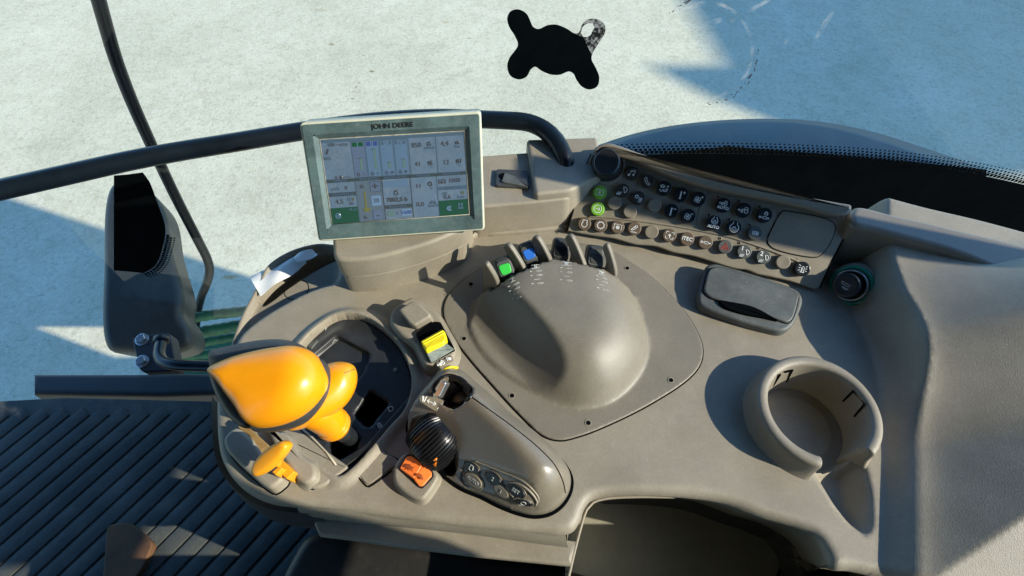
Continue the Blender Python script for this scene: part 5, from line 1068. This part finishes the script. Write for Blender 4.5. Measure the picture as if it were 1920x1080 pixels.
for (px, py, a, L_, w) in ((1345, 38, 10, 28, 8), (1320, 32, 30, 12, 5), (1545, 45, 80, 40, 9), (1475, 75, 70, 10, 6), (1530, 100, 0, 26, 3), (1412, 15, 35, 60, 7), (1300, 12, 10, 20, 4)):
    mb = MB(); p = W_(px, py); s = .00085; ca, sa = math.cos(math.radians(a)), math.sin(math.radians(a)); mb.add([(p.x+(u*L_*ca-v*w*sa)*s*.5, WY-.0013, p.z+(u*L_*sa+v*w*ca)*s*.5) for u, v in ((-1, -.6), (-.3, -1), (1, -.5), (.8, .7), (-.2, 1), (-1, .3))], [(0, 1, 2, 3, 4, 5)]); mb.build('smear', haz, rg, smooth=False)
# ================================================================== outside: nose of the tractor
mb = MB(); FO = [(1020, 318), (1080, 290), (1150, 262), (1230, 241), (1320, 228), (1420, 222.5), (1520, 226), (1620, 243), (1700, 266), (1850, 318)]
edge = [Z(a, b, -.10) for a, b in FO]; edge = [Vector(p) for p in spline([tuple(p) for p in edge], .02, closed=False)]
cn = Vector((.32, .645, -.10)); L = []
for k in range(13):
    t = k/12; row = []
    for p in edge:
        if t < .5: s = t/.5; q = cn.lerp(p, .02+.98*s) ; q.z = -.10+.006*(1-s**2.2)
        else: s = (t-.5)/.5; q = p+(p-cn).normalized()*(.03*math.sin(s*math.pi/2)); q.z = -.10-.35*(1-math.cos(s*math.pi/2))
        row.append(q)
    L.append(row)
mb.loops(L, closed=False); tag(mb.build('bonnet', FENDER), 'weathered grey bonnet curve just beyond the windscreen', 'bonnet')
# ================================================================== outside left: mirror arm, mudguard panel, steps
mb = MB(); T = [(118, -230), (160, -90), (196, 40), (215, 105), (243, 180), (282, 268), (325, 360), (372, 452), (388, 484), (393, 503), (390, 525), (378, 556), (370, 590), (366, 640)]
q = [Yp(a, b, .70+.0004*i) for i, (a, b) in enumerate(T)]; q = spline([tuple(p) for p in q], .015, closed=False); mb.tube(q, .0088, 14); tag(mb.build('mirror_arm', TUBEBLK), 'thin bent dark bar outside the cab at far left', 'bar')
mb = MB(); f = Fr(Z(290, 520, -.42), (1, 0, 0), Vector((.25, -.35, .8)))
P = spline(pts(f, [(205, 345), (240, 330), (300, 380), (320, 470), (343, 555), (341, 590), (357, 618), (358, 650), (300, 668), (240, 662), (200, 655), (190, 500)]), .01); mb.prism(ccw(P), f, -.10, 0, .018, n=6); tag(mb.build('mudguard', OLIVE, wn=True), 'olive grey moulded mudguard panel outside at the left', 'mudguard')
stp = thing('boarding_steps', 'dark green access steps with ridged treads left of the console', 'steps', Z(400, 660, -.8))
for i, (L_, w) in enumerate((([(302, 640), (308, 622), (322, 608), (345, 600), (400, 590), (560, 575)], .011), ([(318, 640), (360, 627), (410, 617), (560, 592)], .013), ([(316, 658), (360, 647), (420, 635), (560, 618)], .011), ([(320, 672), (390, 664), (560, 642)], .011))):
    q = [Z(a, b, -.62-.05*i) for a, b in L_]; q = [Vector(p) for p in spline([tuple(p) for p in q], .006, closed=False)]
    mb = MB(); mb.tube(q, [w*(1+.07*math.sin(k*1.9)) for k in range(len(q))], 10, flat=1.2); mb.build('tread', GREENP, stp)
mb = MB(); q = [Z(a, b, -.82) for a, b in [(300, 600), (470, 640), (470, 720), (280, 720)]]; mb.prism(ccw([(p.x, p.y) for p in q]), GF, -.9, -.82, .004); mb.build('step_box', GREENP, stp, wn=True)
# bracket with its two bolts and the low grab handle
bk = thing('handle_bracket', 'dark bolted bracket with a black bent grab handle by the floor', 'grab handle', Z(280, 690, -.36))
f = Fr(Z(290, 668, -.345), (1, 0, 0), Vector((.1, -.2, 1))); mb = MB(); mb.prism(roundpoly(pts(f, [(246, 632), (318, 622), (332, 695), (262, 698)]), .01), f, -.03, 0, .003, n=3); mb.build('bracket_plate', NAVY, bk, wn=True)
for px, py in ((267, 637), (267, 678)):
    u, v = f.loc(px, py); mb = MB(); mb.lathe([(.0105, 0), (.0105, .002), (.0095, .0025)], f.mat(u, v), 20, cap1=True); mb.lathe([(.0075, .002), (.0075, .007), (.0068, .008)], f.mat(u, v), 6, cap1=True); mb.build('bolt', STEEL, bk, smooth=False)
mb = MB(); q = [Z(303, 640, -.30), Z(300, 652, -.295), Z(299, 666, -.29), Z(306, 678, -.285), Z(325, 684, -.28), Z(360, 686, -.28), Z(400, 687, -.28), Z(470, 689, -.28)]; q = spline([tuple(p) for p in q], .006, closed=False); mb.tube(q, .0085, 14); mb.build('grab_handle', TUBEBLK, bk)
mb = MB(); mb.tube([Z(303, 634, -.30), Z(302, 642, -.30)], .0115, 14); mb.build('handle_sleeve', BLACK, bk)
# door sill
mb = MB(); q = [Z(60, 700, -.33), Z(256, 700, -.33), Z(330, 698, -.33), Z(480, 700, -.33), Z(500, 735, -.33), Z(300, 742, -.33), Z(60, 738, -.33)]; mb.prism(ccw([(p.x, p.y) for p in q]), GF, -.5, -.33, .008); tag(mb.build('door_sill', NAVY, wn=True), 'dark door sill between the ribbed floor and the steps', 'sill')
# ================================================================== seat armrest in the foreground and brown board
mb = MB(); az = -.11; P = spline(g0([(522, 1088), (528, 1074), (546, 1040), (566, 1010), (592, 997), (640, 999), (760, 1013), (900, 1033), (1030, 1057), (1090, 1074), (1130, 1088), (1125, 1108), (1000, 1112), (800, 1112), (620, 1112), (530, 1110)], az), .005)
mb.prism(ccw(P), GF, az-.028, az, .012, n=8, cap0=True); arm_out = ccw(P); drs = thing('driver_seat', 'dark brown padded armrest of the driver seat at the bottom edge', 'seat', (-.1, .06, -.25)); mb.build('seat_armrest', FABRIC, drs, wn=True); mb = MB(); mb.prism(offset(arm_out, .016), GF, -.30, az-.027, .002); mb.build('armrest_support', CHAR, drs, smooth=False)  # unseen support added under the armrest to cut the floor sun patch
mb = MB(); q = [Z(200, 985, FZ+.012), Z(240, 978, FZ+.012), Z(268, 1000, FZ+.012), Z(287, 1018, FZ+.012), Z(270, 1060, FZ+.012), Z(240, 1105, FZ+.012), Z(190, 1110, FZ+.012)]; mb.prism(roundpoly([(p.x, p.y) for p in q], .006), GF, FZ, FZ+.012, .002); tag(mb.build('brown_board', CARD, wn=True), 'brown board lying on the floor at lower left corner', 'board')
mb = MB(); mb.box((.02, -.22, -.22), .66, .49, .22, r=.03); mb.build('seat_cushion', FABRIC, drs, wn=True)
zc = .32; bp_ = []  # unseen slab, traced back along the sun to shade the front ledge
for px, py, z in ((380, 868, 0), (450, 903, 0), (560, 943, 0), (700, 976, -.008), (775, 996, -.028), (820, 1006, -.031), (838, 1020, -.031), (841, 1045, -.031), (832, 1075, -.031)):
    p = Z(px, py, z); q = p+SD*((zc-z)/SD.z); bp_.append((q.x, q.y))
bp_ = ccw(spline(bp_, .006, closed=False)+[(bp_[-1][0]-.02, -.24), (bp_[0][0]-.05, -.24)])
mb = MB(); mb.prism(bp_, GF, zc-.02, zc, .004, cap0=True); mb.build('ledge_shade_slab', FABRIC, drs, wn=True)
mb = MB(); mb.box((.5, .81, -1.22), 1.0, .31, 1.06, r=.02); tag(mb.build('tractor_body', NAVY, wn=True), 'dark tractor body under the bonnet', 'tractor body')
# ================================================================== cab shell above and behind, with added light blockers (out of the picture)
mb = MB(); mb.box((-.13, -.02, .80), 1.45, 1.3, .05, r=.02); tag(mb.build('cab_roof', NAVY, wn=True), 'dark cab roof over the console', 'roof')
mb = MB(); mb.box((0, -.62, .2), 1.5, .05, 1.3, r=.02); tag(mb.build('cab_rear_wall', NAVY, wn=True), 'dark rear wall of the cab', 'wall')
mb = MB(); mb.box((-.95, .0, .5), .05, 1.2, .62, r=.02); tag(mb.build('left_sky_block', NAVY, wn=True), 'unseen dark panel added at the left to block sky light', 'light blocker')  # added over the left window to cut sky fill
mb = MB(); A_ = Z(1190, 293, .095)+SD*.55; B_ = Z(1700, 424, .075)+SD*.55; dv = (B_-A_).normalized(); A_ = A_-dv*.03; B_ = B_+dv*.4; up_v = SD.cross(dv).normalized()  # unseen bar set along the sun line to shade the panel hood
wf = [A_+up_v*.016, A_-up_v*.016]; wb = [B_+up_v*.016, B_-up_v*.016]; mb.add([wf[0]-SD*.012, wf[1]-SD*.012, wf[1]+SD*.012, wf[0]+SD*.012, wb[0]-SD*.012, wb[1]-SD*.012, wb[1]+SD*.012, wb[0]+SD*.012], [(0, 1, 2, 3), (4, 5, 6, 7), (0, 1, 5, 4), (1, 2, 6, 5), (2, 3, 7, 6), (3, 0, 4, 7)]); tag(mb.build('hood_shade_bar', NAVY, smooth=False), 'unseen dark bar added on the right to shade the panel hood', 'shade caster')
# ================================================================== light, sky, camera
sun = bpy.data.lights.new('sun', 'SUN'); sun.energy = 3.7; sun.angle = math.radians(.53); sun.color = (1, .93, .77)
so = bpy.data.objects.new('sun', sun); COL.objects.link(so); so.rotation_euler = SD.to_track_quat('Z', 'Y').to_euler()
w = bpy.data.worlds.new('World'); SC.world = w; w.use_nodes = True; nt = w.node_tree; bg = nt.nodes['Background']; sk = nt.nodes.new('ShaderNodeTexSky'); sk.sky_type = 'NISHITA'; sk.sun_disc = False
sk.sun_elevation = SUN_EL; sk.sun_rotation = math.atan2(SD.x, SD.y); bg.inputs[1].default_value = .15; sk.ozone_density = 5; sk.dust_density = .3; tn = nt.nodes.new('ShaderNodeMix'); tn.data_type = 'RGBA'; tn.blend_type = 'MULTIPLY'; tn.inputs[0].default_value = 1; tn.inputs[7].default_value = (.72, 1.0, 1.12, 1); nt.links.new(sk.outputs[0], tn.inputs[6]); nt.links.new(tn.outputs[2], bg.inputs[0])
cam = bpy.data.cameras.new('camera'); cam.sensor_width = 36; cam.lens = 36*FPX/1920; cam.clip_start = .01; cam.clip_end = 2000
co = bpy.data.objects.new('camera', cam); COL.objects.link(co); co.location = CAM; co.rotation_euler = (math.radians(90)-TH, 0, 0); SC.camera = co
SC.view_settings.view_transform = 'Standard'; SC.view_settings.look = 'None'; SC.view_settings.exposure = .9; SC.view_settings.gamma = 1; SC.view_settings.use_curve_mapping = False
